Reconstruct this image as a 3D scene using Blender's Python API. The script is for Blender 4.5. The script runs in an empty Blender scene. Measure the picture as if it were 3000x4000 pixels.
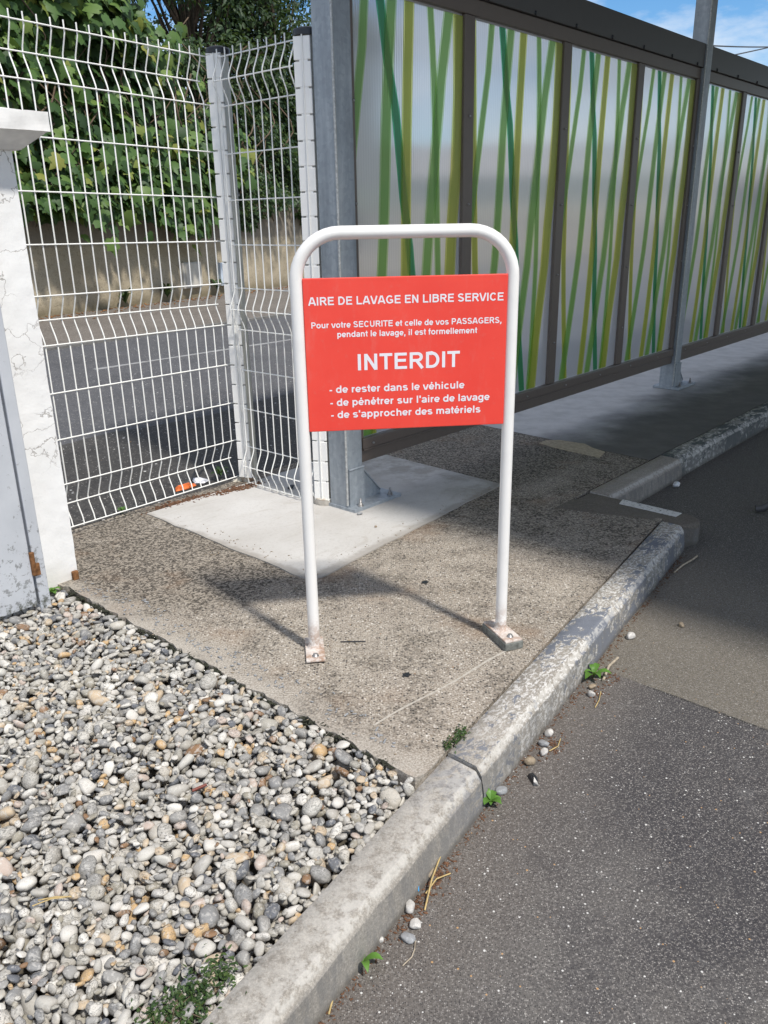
import bpy, bmesh, math, random
import numpy as np
from mathutils import Vector, Matrix, noise as mnoise
R = math.radians
random.seed(7); rng = np.random.default_rng(7)
sc = bpy.context.scene
COL = sc.collection

# ------------------------------------------------------------------ camera
PITCH, ROLL, FPX = 0.342589753, -0.0179837714, 3176.05
cam = bpy.data.cameras.new('camera'); cam.sensor_fit = 'VERTICAL'; cam.sensor_height = 24.0
cam.lens = 24.0 * FPX / 4000.0; cam.clip_start = 0.05; cam.clip_end = 1000.0
camo = bpy.data.objects.new('camera', cam); COL.objects.link(camo)
fw = Vector((0, math.cos(PITCH), -math.sin(PITCH))); u0 = Vector((0, math.sin(PITCH), math.cos(PITCH))); x0 = Vector((1, 0, 0))
rt = x0 * math.cos(ROLL) + u0 * math.sin(ROLL); up = -x0 * math.sin(ROLL) + u0 * math.cos(ROLL)
M = Matrix((rt, up, -fw)).transposed().to_4x4(); M.translation = (0, 0, 1.30)
camo.matrix_world = M; sc.camera = camo

# ------------------------------------------------------------------ world, sun, exposure
SUN_EL, SUN_AZ = 57.0, -50.0
w = bpy.data.worlds.new('World'); sc.world = w; w.use_nodes = True
nt = w.node_tree; nt.nodes.clear()
out = nt.nodes.new('ShaderNodeOutputWorld'); bg = nt.nodes.new('ShaderNodeBackground'); bgc = nt.nodes.new('ShaderNodeBackground')
mix = nt.nodes.new('ShaderNodeMixShader'); sky = nt.nodes.new('ShaderNodeTexSky')
sky.sky_type = 'NISHITA'; sky.sun_disc = False; sky.sun_elevation = R(SUN_EL); sky.sun_rotation = R(140)
sky.air_density = 1.0; sky.dust_density = 0.15; sky.ozone_density = 4.0
bg.inputs[1].default_value = 0.14
bgc.inputs[0].default_value = (1.0, 1.0, 1.0, 1); bgc.inputs[1].default_value = 1.0
tc = nt.nodes.new('ShaderNodeTexCoord'); mp = nt.nodes.new('ShaderNodeMapping'); mp.inputs['Scale'].default_value = (1, 1, 2.6)
mp.inputs['Location'].default_value = (0.35, 0.1, 0.2)
nz = nt.nodes.new('ShaderNodeTexNoise'); nz.inputs['Scale'].default_value = 3.2; nz.inputs['Detail'].default_value = 8; nz.inputs['Roughness'].default_value = 0.58
rp = nt.nodes.new('ShaderNodeValToRGB'); rp.color_ramp.elements[0].position = 0.42; rp.color_ramp.elements[1].position = 0.60
L = nt.links.new
L(tc.outputs['Generated'], mp.inputs[0]); L(mp.outputs[0], nz.inputs['Vector']); L(nz.outputs['Fac'], rp.inputs[0])
hsv = nt.nodes.new('ShaderNodeHueSaturation'); hsv.inputs['Saturation'].default_value = 1.25; hsv.inputs['Value'].default_value = 1.0; L(sky.outputs[0], hsv.inputs['Color']); L(hsv.outputs[0], bg.inputs[0]); L(rp.outputs[0], mix.inputs[0]); L(bg.outputs[0], mix.inputs[1]); L(bgc.outputs[0], mix.inputs[2]); L(mix.outputs[0], out.inputs[0])
sl = bpy.data.lights.new('sun', 'SUN'); sl.energy = 4.1; sl.angle = R(4.2); sl.color = (1.0, 0.955, 0.885)
so = bpy.data.objects.new('sun', sl); COL.objects.link(so); so.location = (10, -12, 25)
toward = Vector((math.cos(R(SUN_AZ)) * math.cos(R(SUN_EL)), math.sin(R(SUN_AZ)) * math.cos(R(SUN_EL)), math.sin(R(SUN_EL))))
so.rotation_euler = toward.to_track_quat('Z', 'Y').to_euler()
vs = sc.view_settings; vs.view_transform = 'Standard'; vs.look = 'None'; vs.exposure = 0.1; vs.gamma = 1.0
vs.use_curve_mapping = False
sc.cycles.max_bounces = 10; sc.cycles.transparent_max_bounces = 12

# ------------------------------------------------------------------ site frame: s runs along the screen wall, t away from the forecourt
YAW = 48.0
CE, SE = math.cos(R(YAW)), math.sin(R(YAW))
def W(s, t, z=0.0): return (s * CE - t * SE, s * SE + t * CE, z)

class MB:
    def __init__(s): s.v = []; s.f = []; s.m = []; s.sm = []
    def add(s, vs_, fs, m=0, smooth=False):
        o = len(s.v); s.v += [tuple(v) for v in vs_]
        for f in fs: s.f.append(tuple(i + o for i in f)); s.m.append(m); s.sm.append(smooth)
    def hexa(s, c, m=0):
        s.add(c, [(3, 2, 1, 0), (4, 5, 6, 7), (0, 1, 5, 4), (1, 2, 6, 5), (2, 3, 7, 6), (3, 0, 4, 7)], m)
    def box(s, s0, s1, t0, t1, z0, z1, m=0):
        s.hexa([W(s0, t0, z0), W(s1, t0, z0), W(s1, t1, z0), W(s0, t1, z0), W(s0, t0, z1), W(s1, t0, z1), W(s1, t1, z1), W(s0, t1, z1)], m)
    def obox(s, c, ax, ay, hx, hy, z0, z1, m=0):
        c = Vector(c); ax = Vector(ax).normalized() * hx; ay = Vector(ay).normalized() * hy; q = [c - ax - ay, c + ax - ay, c + ax + ay, c - ax + ay]
        s.hexa([(p.x, p.y, z0) for p in q] + [(p.x, p.y, z1) for p in q], m)
    def prism(s, poly, z0, z1, m=0, st=True, bottom=True):
        n = len(poly); T = (lambda a, z: W(a[0], a[1], z)) if st else (lambda a, z: (a[0], a[1], z))
        vs_ = [T(p, z0) for p in poly] + [T(p, z1) for p in poly]
        fs = [tuple(range(n, 2 * n))] + ([tuple(reversed(range(n)))] if bottom else []) + [(i, (i + 1) % n, n + (i + 1) % n, n + i) for i in range(n)]
        s.add(vs_, fs, m)
    def tube(s, pts, r, seg=8, m=0, caps=True, rr=None):
        P = [Vector(p) for p in pts]; n = len(P); ring = []; vs_ = []
        prev = None
        for i, p in enumerate(P):
            d = (P[min(i + 1, n - 1)] - P[max(i - 1, 0)]).normalized()
            if prev is None:
                a = Vector((0, 0, 1)) if abs(d.z) < 0.9 else Vector((1, 0, 0)); a = (a - d * a.dot(d)).normalized()
            else:
                a = (prev - d * prev.dot(d)).normalized()
            prev = a; b = d.cross(a); q = r if rr is None else rr[i]
            for k in range(seg):
                an = 2 * math.pi * k / seg; vs_.append(p + a * math.cos(an) * q + b * math.sin(an) * q)
        fs = [(i * seg + k, i * seg + (k + 1) % seg, (i + 1) * seg + (k + 1) % seg, (i + 1) * seg + k) for i in range(n - 1) for k in range(seg)]
        s.add(vs_, fs, m, True)
        if caps: s.add([vs_[k] for k in range(seg)], [tuple(reversed(range(seg)))], m); s.add([vs_[(n - 1) * seg + k] for k in range(seg)], [tuple(range(seg))], m)
    def lathe(s, c, prof, seg=20, m=0):
        vs_ = []
        for r_, z in prof:
            for k in range(seg):
                a = 2 * math.pi * k / seg; vs_.append((c[0] + r_ * math.cos(a), c[1] + r_ * math.sin(a), c[2] + z))
        fs = [(i * seg + k, i * seg + (k + 1) % seg, (i + 1) * seg + (k + 1) % seg, (i + 1) * seg + k) for i in range(len(prof) - 1) for k in range(seg)]
        s.add(vs_, fs, m, True); n = len(prof)
        s.add(vs_[(n - 1) * seg:], [tuple(range(seg))], m); s.add(vs_[:seg], [tuple(reversed(range(seg)))], m)
    def build(s, name, mats, parent=None, origin=None, bevel=0, seg=2):
        return mesh_obj(name, np.array(s.v, dtype=np.float64), s.f, mats, parent, origin, s.m, s.sm, bevel, seg)

def root_loc(o):
    p = Vector((0, 0, 0))
    while o: p += o.location; o = o.parent
    return p
def mesh_obj(name, v, f, mats, parent=None, origin=None, mi=None, sm=None, bevel=0, seg=2):
    org = root_loc(parent) if parent else Vector(origin if origin is not None else (0, 0, 0))
    me = bpy.data.meshes.new(name)
    v = np.asarray(v, dtype=np.float64) - np.array(org)
    if isinstance(f, np.ndarray):
        n, k = f.shape
        me.vertices.add(len(v)); me.vertices.foreach_set('co', v.astype(np.float32).ravel())
        me.loops.add(n * k); me.loops.foreach_set('vertex_index', f.astype(np.int32).ravel())
        me.polygons.add(n); me.polygons.foreach_set('loop_start', np.arange(0, n * k, k, dtype=np.int32))
        me.update(calc_edges=True); me.validate()
    else:
        me.from_pydata([tuple(x) for x in v], [], f)
    if not isinstance(mats, (list, tuple)): mats = [mats]
    for m in mats: me.materials.append(m)
    if mi is not None: me.polygons.foreach_set('material_index', np.array(mi, dtype=np.int32))
    if sm is True: me.polygons.foreach_set('use_smooth', np.ones(len(me.polygons), dtype=bool))
    elif sm is not None and sm is not False: me.polygons.foreach_set('use_smooth', np.array(sm, dtype=bool))
    me.update()
    o = bpy.data.objects.new(name, me); COL.objects.link(o)
    if parent: o.parent = parent
    else: o.location = org
    if bevel:
        b = o.modifiers.new('bevel', 'BEVEL'); b.width = bevel; b.segments = seg; b.limit_method = 'ANGLE'; b.angle_limit = R(50)
    return o
def tag(o, label=None, cat=None, group=None, kind=None):
    if label: o['label'] = label
    if cat: o['category'] = cat
    if group: o['group'] = group
    if kind: o['kind'] = kind
    return o
def thing(name, label, cat, loc, group=None):
    o = bpy.data.objects.new(name, None); COL.objects.link(o); o.location = loc; o.empty_display_size = 0.1
    return tag(o, label, cat, group)

# ------------------------------------------------------------------ node helpers
class NT:
    def __init__(s, name):
        s.mat = bpy.data.materials.new(name); s.mat.use_nodes = True; s.t = s.mat.node_tree; s.t.nodes.clear()
        s.out = s.n('ShaderNodeOutputMaterial'); s.b = s.n('ShaderNodeBsdfPrincipled'); s.t.links.new(s.b.outputs[0], s.out.inputs[0])
    def n(s, ty, **kw):
        x = s.t.nodes.new(ty)
        for k, v in kw.items(): setattr(x, k, v)
        return x
    def put(s, sock, v):
        if isinstance(v, bpy.types.NodeSocket): s.t.links.new(v, sock)
        elif isinstance(v, (tuple, list)) and len(v) == 3 and sock.type == 'RGBA': sock.default_value = (*v, 1)
        else: sock.default_value = v
    def pos(s): return s.n('ShaderNodeNewGeometry').outputs['Position']
    def st(s):
        m = s.n('ShaderNodeMapping'); s.t.links.new(s.pos(), m.inputs[0]); m.inputs['Rotation'].default_value = (0, 0, -R(YAW)); return m.outputs[0]
    def island(s): return s.n('ShaderNodeNewGeometry').outputs['Random Per Island']
    def vmath(s, op, a, b=None):
        m = s.n('ShaderNodeVectorMath', operation=op); s.put(m.inputs[0], a)
        if b is not None: s.put(m.inputs[3] if op == 'SCALE' else m.inputs[1], b)
        return m.outputs[0]
    def math(s, op, a, b=0.0, c=None, clamp=False):
        m = s.n('ShaderNodeMath', operation=op); m.use_clamp = clamp; s.put(m.inputs[0], a); s.put(m.inputs[1], b)
        if c is not None: s.put(m.inputs[2], c)
        return m.outputs[0]
    def noise(s, vec, scale, detail=4, rough=0.55, dist=0.0, color=False):
        x = s.n('ShaderNodeTexNoise'); s.put(x.inputs['Vector'], vec); x.inputs['Scale'].default_value = scale; x.inputs['Detail'].default_value = detail
        x.inputs['Roughness'].default_value = rough; x.inputs['Distortion'].default_value = dist
        return x.outputs['Color' if color else 'Fac']
    def vor(s, vec, scale, feature='F1', outp='Distance', rnd=1.0):
        x = s.n('ShaderNodeTexVoronoi', feature=feature); s.put(x.inputs['Vector'], vec); x.inputs['Scale'].default_value = scale
        x.inputs['Randomness'].default_value = rnd
        return x.outputs[outp]
    def ramp(s, fac, stops, interp='LINEAR'):
        x = s.n('ShaderNodeValToRGB'); s.put(x.inputs[0], fac); cr = x.color_ramp; cr.interpolation = interp
        while len(cr.elements) < len(stops): cr.elements.new(0.5)
        for e, (p, c) in zip(cr.elements, stops):
            e.position = p; e.color = (c, c, c, 1) if isinstance(c, (int, float)) else (*c, 1)
        return x.outputs[0]
    def step(s, v, a, b):
        x = s.n('ShaderNodeMapRange'); x.interpolation_type = 'SMOOTHSTEP'; s.put(x.inputs['Value'], v)
        x.inputs['From Min'].default_value = a; x.inputs['From Max'].default_value = b; return x.outputs['Result']
    def mix(s, f, a, b, mode='MIX'):
        x = s.n('ShaderNodeMix', data_type='RGBA', blend_type=mode); s.put(x.inputs[0], f); s.put(x.inputs[6], a); s.put(x.inputs[7], b); return x.outputs[2]
    def sep(s, v):
        x = s.n('ShaderNodeSeparateXYZ'); s.put(x.inputs[0], v); return x.outputs
    def bump(s, h, strength=0.3, dist=0.002):
        x = s.n('ShaderNodeBump'); s.put(x.inputs['Height'], h); x.inputs['Strength'].default_value = strength; x.inputs['Distance'].default_value = dist
        s.t.links.new(x.outputs[0], s.b.inputs['Normal']); return x.outputs[0]
    def done(s, col=None, rough=0.8, metal=0.0, spec=0.5):
        if col is not None: s.put(s.b.inputs['Base Color'], col)
        s.put(s.b.inputs['Roughness'], rough); s.put(s.b.inputs['Metallic'], metal); s.put(s.b.inputs['Specular IOR Level'], spec)
        return s.mat
def plain(name, col, rough=0.5, metal=0.0, var=0.12, scale=25, spec=0.5, bump=0.0):
    a = NT(name); p = a.pos(); f = a.noise(p, scale, 5, 0.6)
    c = a.mix(a.ramp(f, [(0.3, 0.0), (0.7, 1.0)]), tuple(x * (1 - var) for x in col), tuple(min(1, x * (1 + var)) for x in col))
    if bump: a.bump(f, bump, 0.003)
    return a.done(c, rough, metal, spec)

# ------------------------------------------------------------------ materials of the ground
def mat_pad():
    a = NT('exposed_aggregate_concrete'); p = a.pos(); st = a.st(); s_, t_, _ = a.sep(st)
    big = a.noise(p, 1.6, 6, 0.6); med = a.noise(p, 7, 5, 0.6); fine = a.noise(p, 170, 4, 0.75)
    base = a.mix(a.ramp(big, [(0.35, 0), (0.65, 1)]), (0.185, 0.152, 0.118), (0.29, 0.25, 0.20))
    base = a.mix(a.math('MULTIPLY', a.step(fine, 0.42, 0.64), 0.72), base, (0.58, 0.535, 0.47))
    base = a.mix(a.math('MULTIPLY', a.math('SUBTRACT', 1, a.step(fine, 0.30, 0.48)), 0.75), base, (0.085, 0.07, 0.056))
    stone = a.vor(p, 125, 'F1', 'Color'); sr, sg, sb = a.sep(stone); sd = a.vor(p, 125, 'F1', 'Distance')
    inside = a.math('SUBTRACT', 1.0, a.step(sd, 0.34, 0.50))
    scol = a.ramp(sr, [(0.0, (0.05, 0.047, 0.045)), (0.25, (0.10, 0.09, 0.08)), (0.45, (0.22, 0.175, 0.13)), (0.7, (0.40, 0.35, 0.28)), (1.0, (0.66, 0.62, 0.56))])
    expo = a.step(a.math('ADD', a.math('MULTIPLY', med, 0.8), a.math('MULTIPLY', a.step(s_, 1.30, 1.55), 0.40)), 0.38, 0.62)
    base = a.mix(a.math('MULTIPLY', inside, a.math('MULTIPLY', expo, a.step(sg, 0.25, 0.45))), base, scol)
    s2 = a.vor(p, 58, 'F1', 'Distance'); s2c, s2g, _b = a.sep(a.vor(p, 58, 'F1', 'Color'))
    big_st = a.math('MULTIPLY', a.math('SUBTRACT', 1.0, a.step(s2, 0.16, 0.26)), a.math('GREATER_THAN', s2c, 0.9))
    base = a.mix(a.math('MULTIPLY', big_st, 0.85), base, a.ramp(s2g, [(0, (0.06, 0.06, 0.06)), (0.7, (0.12, 0.1, 0.085)), (1, (0.3, 0.17, 0.08))]))
    # grime of its own: along the fence foot, round the sign; separately, darker patches towards larger s
    d1 = a.math('MULTIPLY', a.step(a.math('ADD', s_, a.math('MULTIPLY', t_, 0.55)), 2.55, 2.95), a.math('MULTIPLY', a.step(t_, 2.02, 2.4), 1.15))
    d2 = a.math('MULTIPLY', a.step(s_, 2.35, 3.3), a.step(big, 0.32, 0.55))
    d3 = a.math('MULTIPLY', a.step(a.math('ADD', a.math('MULTIPLY', med, 0.5), a.math('MULTIPLY', a.noise(p, 3.3, 6, 0.7), 0.5)), 0.45, 0.60), 0.68)
    g = a.math('ADD', a.math('MULTIPLY', d1, a.step(med, 0.2, 0.5)), a.math('ADD', a.math('MULTIPLY', d2, 0.75), d3), clamp=True)
    base = a.mix(a.math('MULTIPLY', g, 0.82), base, a.mix(a.step(a.math('ADD', a.math('MULTIPLY', fine, 0.6), a.math('MULTIPLY', sr, 0.4)), 0.36, 0.68), (0.026, 0.021, 0.016), (0.30, 0.26, 0.21)))
    lip = a.math('MULTIPLY', a.math('SUBTRACT', 1, a.step(a.math('ADD', s_, a.math('MULTIPLY', med, 0.2)), 1.37, 1.50)), 0.4); base = a.mix(lip, base, a.mix(fine, (0.36, 0.33, 0.28), (0.58, 0.55, 0.5)))
    rust = a.math('MULTIPLY', a.step(a.noise(p, 2.3, 4, 0.6), 0.54, 0.7), 0.4)
    base = a.mix(rust, base, (0.24, 0.15, 0.09))
    # smooth far walkway beyond the seam, paler along the wall
    far = a.step(a.math('ADD', s_, a.math('MULTIPLY', a.math('SUBTRACT', t_, 1.9), -0.09)), 4.31, 4.325)
    fc = a.mix(a.step(a.math('ADD', t_, a.math('MULTIPLY', a.math('SUBTRACT', big, 0.5), 1.2)), 2.15, 2.75), (0.10, 0.095, 0.09), (0.50, 0.485, 0.47))
    fc = a.mix(a.math('MULTIPLY', a.step(med, 0.35, 0.7), 0.35), fc, (0.2, 0.19, 0.18))
    base = a.mix(far, base, fc)
    seam = a.math('SUBTRACT', 1.0, a.step(a.math('ABSOLUTE', a.math('SUBTRACT', a.math('ADD', s_, a.math('MULTIPLY', a.math('SUBTRACT', t_, 1.9), -0.09)), 4.315)), 0.003, 0.009))
    base = a.mix(a.math('MULTIPLY', seam, 0.7), base, (0.05, 0.045, 0.04))
    a.bump(a.math('ADD', a.math('MULTIPLY', sd, -0.8), fine), 0.35, 0.003)
    return a.done(base, a.math('SUBTRACT', 0.9, a.math('MULTIPLY', far, 0.25)), 0, 0.35)
def mat_slab():
    a = NT('new_cement_slab'); p = a.pos(); big = a.noise(p, 2.2, 5, 0.6); f = a.noise(p, 90, 5, 0.75); pits = a.vor(p, 60, 'F1', 'Distance'); pc = a.sep(a.vor(p, 60, 'F1', 'Color'))[0]
    c = a.mix(a.ramp(big, [(0.35, 0), (0.65, 1)]), (0.46, 0.44, 0.41), (0.54, 0.525, 0.50))
    c = a.mix(a.math('MULTIPLY', a.step(f, 0.5, 0.7), 0.4), c, (0.34, 0.315, 0.285))
    c = a.mix(a.math('MULTIPLY', a.step(a.noise(a.vmath('MULTIPLY', a.st(), (2, 6, 1)), 2.2, 7, 0.78, 1.5), 0.52, 0.68), 0.45), c, (0.36, 0.325, 0.28))
    pit = a.math('MULTIPLY', a.math('SUBTRACT', 1, a.step(pits, 0.06, 0.14)), a.math('GREATER_THAN', pc, 0.72))
    c = a.mix(a.math('MULTIPLY', pit, 0.6), c, (0.2, 0.18, 0.16))
    st = a.sep(a.st()); dust = a.math('MULTIPLY', a.step(st[0], 2.95, 3.25), a.step(a.noise(p, 5, 6, 0.7), 0.42, 0.6))
    c = a.mix(a.math('MULTIPLY', dust, 0.5), c, (0.22, 0.19, 0.155))
    ed = a.math('MINIMUM', a.math('SUBTRACT', st[0], 1.955), a.math('SUBTRACT', st[1], a.math('ADD', 1.99, a.math('MULTIPLY', st[0], 0.076)))); edm = a.math('SUBTRACT', 1, a.step(a.math('ADD', ed, a.math('MULTIPLY', a.math('SUBTRACT', a.noise(p, 14, 6, 0.7), 0.5), 0.09)), 0.0, 0.035)); c = a.mix(a.math('MULTIPLY', edm, 0.5), c, (0.22, 0.19, 0.155))
    a.bump(f, 0.2, 0.003); return a.done(c, 0.85, 0, 0.3)
def mat_kerb(name, base0, base1, paint=None, paint_amt=0.5, scale=13, paint_from=None, arr=True):
    a = NT(name); p = a.pos(); st = a.st(); big = a.noise(p, 3, 5, 0.6); med = a.noise(p, 40, 5, 0.7); fine = a.noise(p, 210, 3, 0.7)
    c = a.mix(a.ramp(big, [(0.3, 0), (0.7, 1)]), base0, base1)
    c = a.mix(a.math('MULTIPLY', a.step(med, 0.48, 0.7), 0.28), c, tuple(min(0.8, x * 1.45) for x in base1))
    c = a.mix(a.math('MULTIPLY', a.step(fine, 0.55, 0.72), 0.55), c, tuple(x * 0.45 for x in base0))
    gr = a.noise(p, 165, 5, 0.8); c = a.mix(a.math('MULTIPLY', a.step(gr, 0.5, 0.62), 0.42), c, tuple(min(0.8, x * 1.75) for x in base1)); c = a.mix(a.math('MULTIPLY', a.math('SUBTRACT', 1, a.step(gr, 0.36, 0.47)), 0.45), c, tuple(x * 0.42 for x in base0))
    if paint:
        stv = a.vmath('MULTIPLY', st, (0.55, 1.0, 0.8)); n1 = a.noise(stv, scale, 9, 0.72, 0.6); n2 = a.math('ADD', a.noise(stv, 4.5, 4, 0.6), a.math('MULTIPLY', a.math('SUBTRACT', a.sep(st)[0], 2.1), 0.055 if paint_from is not None else 0.0))
        m = a.step(a.math('ADD', n1, a.math('MULTIPLY', a.math('SUBTRACT', n2, 0.5), 0.9)), 0.5 - paint_amt * 0.12 + 0.02, 0.5 - paint_amt * 0.12 + 0.06)
        if paint_from is not None: m = a.math('MULTIPLY', m, a.step(a.sep(st)[0], paint_from - 0.35, paint_from + 0.25))
        wht = a.mix(a.math('MULTIPLY', a.step(a.noise(stv, scale * 2.3, 7, 0.7, 0.4), 0.5, 0.56), 0.85 if paint_from is not None else 0.75), c, (0.64, 0.625, 0.595))
        if paint_from is not None: c = a.mix(a.step(a.sep(st)[0], paint_from - 0.1, paint_from + 0.4), c, wht)
        else: c = wht
        c = a.mix(m, c, a.mix(med, tuple(x * 0.8 for x in paint), tuple(x * 1.25 for x in paint)))
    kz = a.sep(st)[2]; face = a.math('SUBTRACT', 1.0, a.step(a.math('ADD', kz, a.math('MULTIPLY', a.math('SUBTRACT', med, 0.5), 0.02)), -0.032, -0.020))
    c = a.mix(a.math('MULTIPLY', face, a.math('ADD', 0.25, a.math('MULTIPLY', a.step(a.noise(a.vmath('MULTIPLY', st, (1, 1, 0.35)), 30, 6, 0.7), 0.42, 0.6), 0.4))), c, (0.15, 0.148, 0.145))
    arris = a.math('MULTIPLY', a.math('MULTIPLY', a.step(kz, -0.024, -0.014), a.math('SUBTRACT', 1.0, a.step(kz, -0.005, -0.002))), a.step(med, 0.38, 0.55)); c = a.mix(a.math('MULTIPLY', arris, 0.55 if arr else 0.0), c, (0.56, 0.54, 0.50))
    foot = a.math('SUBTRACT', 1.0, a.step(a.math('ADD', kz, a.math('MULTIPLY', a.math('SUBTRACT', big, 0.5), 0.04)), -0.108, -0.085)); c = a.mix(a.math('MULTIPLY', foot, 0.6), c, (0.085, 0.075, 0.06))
    a.bump(a.math('ADD', med, fine), 0.4, 0.003); return a.done(c, 0.85, 0, 0.35)
def mat_asphalt(name, dark, light, speck=0.5, scale=75, forecourt=False):
    a = NT(name); p = a.pos(); st = a.st(); s_, t_, _ = a.sep(st)
    big = a.noise(p, 1.1, 5, 0.6); med = a.noise(p, 9, 5, 0.65); fine = a.noise(p, 180, 4, 0.75)
    c = a.mix(a.ramp(a.math('ADD', a.math('MULTIPLY', big, 0.6), a.math('MULTIPLY', med, 0.4)), [(0.38, 0), (0.62, 1)]), dark, light)
    if forecourt:
        nearkerb = a.math('SUBTRACT', 1.0, a.step(a.math('ADD', a.math('SUBTRACT', a.math('MULTIPLY', s_, 0.1525), t_), a.math('ADD', 0.755, a.math('MULTIPLY', a.math('SUBTRACT', med, 0.5), 0.2))), 0.02, 0.38))
        c = a.mix(a.math('MULTIPLY', nearkerb, 0.75), c, (0.142, 0.122, 0.104))
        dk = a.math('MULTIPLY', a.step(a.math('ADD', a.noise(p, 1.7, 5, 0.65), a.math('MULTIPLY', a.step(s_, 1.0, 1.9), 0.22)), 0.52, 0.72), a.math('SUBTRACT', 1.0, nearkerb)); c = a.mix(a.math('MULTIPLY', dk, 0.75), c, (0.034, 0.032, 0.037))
        sc_ = a.step(a.noise(a.vmath('MULTIPLY', st, (3.0, 1.2, 1)), 3.4, 7, 0.75, 0.8), 0.56, 0.72); c = a.mix(a.math('MULTIPLY', sc_, 0.38), c, (0.20, 0.195, 0.19))
        bayf = a.step(a.math('ADD', s_, a.math('MULTIPLY', a.math('SUBTRACT', a.noise(p, 30, 4, 0.6), 0.5), 0.012)), 2.226, 2.236)
        c = a.mix(a.math('MULTIPLY', bayf, 0.8), c, a.mix(big, (0.135, 0.118, 0.09), (0.20, 0.178, 0.142)))
        crk = a.math('SUBTRACT', 1.0, a.step(a.math('ABSOLUTE', a.math('SUBTRACT', a.math('ADD', s_, a.math('MULTIPLY', a.math('SUBTRACT', a.noise(p, 30, 4, 0.6), 0.5), 0.012)), 2.228)), 0.002, 0.007)); c = a.mix(a.math('MULTIPLY', crk, a.step(a.math('SUBTRACT', 1.2, t_), 0.25, 0.4)), c, (0.015, 0.014, 0.013))
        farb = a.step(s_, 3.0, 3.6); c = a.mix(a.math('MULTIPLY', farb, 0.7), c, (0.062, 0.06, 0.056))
    c = a.mix(a.math('MULTIPLY', a.step(fine, 0.5, 0.68), 0.7), c, tuple(min(1, x * 2.3) for x in light))
    c = a.mix(a.math('MULTIPLY', a.math('SUBTRACT', 1, a.step(fine, 0.28, 0.46)), 0.6), c, tuple(x * 0.4 for x in dark))
    d = a.vor(p, scale, 'F1', 'Distance'); vr, vg, vb = a.sep(a.vor(p, scale, 'F1', 'Color'))
    rad = a.math('MULTIPLY', a.math('POWER', vg, 2.2), 0.34); hit = a.math('MULTIPLY', a.math('LESS_THAN', d, rad), a.math('GREATER_THAN', vr, 1 - speck))
    d2_ = a.vor(p, scale * 2.1, 'F1', 'Distance'); wr, wg, wb = a.sep(a.vor(p, scale * 2.1, 'F1', 'Color')); c = a.mix(a.math('MULTIPLY', a.math('SUBTRACT', 1, a.step(d2_, 0.28, 0.42)), 0.9), c, a.ramp(wr, [(0, tuple(x * 0.28 for x in dark)), (0.3, tuple(x * 0.8 for x in dark)), (0.6, light), (0.85, tuple(x * 2.1 for x in light)), (1.0, (0.42, 0.40, 0.37))]))
    if forecourt: hit = a.math('MULTIPLY', hit, a.math('SUBTRACT', 1.0, a.math('MULTIPLY', bayf, 0.6)))
    c = a.mix(a.math('MULTIPLY', hit, 0.9), c, a.ramp(vb, [(0, (0.5, 0.5, 0.5)), (0.6, (0.66, 0.65, 0.62)), (0.8, (0.35, 0.33, 0.3)), (0.9, (0.5, 0.3, 0.14)), (1.0, (0.025, 0.025, 0.03))], 'CONSTANT'))
    a.bump(a.math('ADD', a.math('MULTIPLY', fine, 1.4), a.math('MULTIPLY', d, -0.6)), 0.55, 0.004)
    return a.done(c, 0.82, 0, 0.4)
M_PAD = mat_pad(); M_SLAB = mat_slab()
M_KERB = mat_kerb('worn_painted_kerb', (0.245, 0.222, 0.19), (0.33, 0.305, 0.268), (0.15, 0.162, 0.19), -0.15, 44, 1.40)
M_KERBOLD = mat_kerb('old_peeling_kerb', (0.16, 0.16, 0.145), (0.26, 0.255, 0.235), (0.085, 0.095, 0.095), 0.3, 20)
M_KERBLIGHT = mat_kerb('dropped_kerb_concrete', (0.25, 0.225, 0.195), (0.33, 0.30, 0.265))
M_MORTAR = mat_kerb('dark_mortar', (0.105, 0.09, 0.074), (0.15, 0.132, 0.11), arr=False)
M_ASPH = mat_asphalt('forecourt_asphalt', (0.060, 0.056, 0.058), (0.128, 0.119, 0.110), 0.36, 120, True)
M_ROAD = mat_asphalt('street_asphalt', (0.062, 0.062, 0.067), (0.094, 0.094, 0.099), 0.12, 40)
M_ROADDARK = mat_asphalt('dark_street_edge', (0.036, 0.034, 0.033), (0.066, 0.062, 0.057), 0.14, 40)  # darker asphalt tone for the strip along the near side of the street
M_WALK = mat_asphalt('footway_asphalt', (0.115, 0.10, 0.085), (0.17, 0.15, 0.13), 0.12, 40)
M_SOIL = plain('dark_soil', (0.09, 0.078, 0.06), 0.95, 0, 0.5, 60, 0.2, 0.5)
def mat_worn_white():
    a = NT('worn_white_line'); p = a.pos(); m = a.step(a.noise(p, 55, 7, 0.75), 0.36, 0.48)
    return a.done(a.mix(m, (0.12, 0.11, 0.1), (0.62, 0.61, 0.58)), 0.8)
M_LINE = mat_worn_white()
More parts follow.
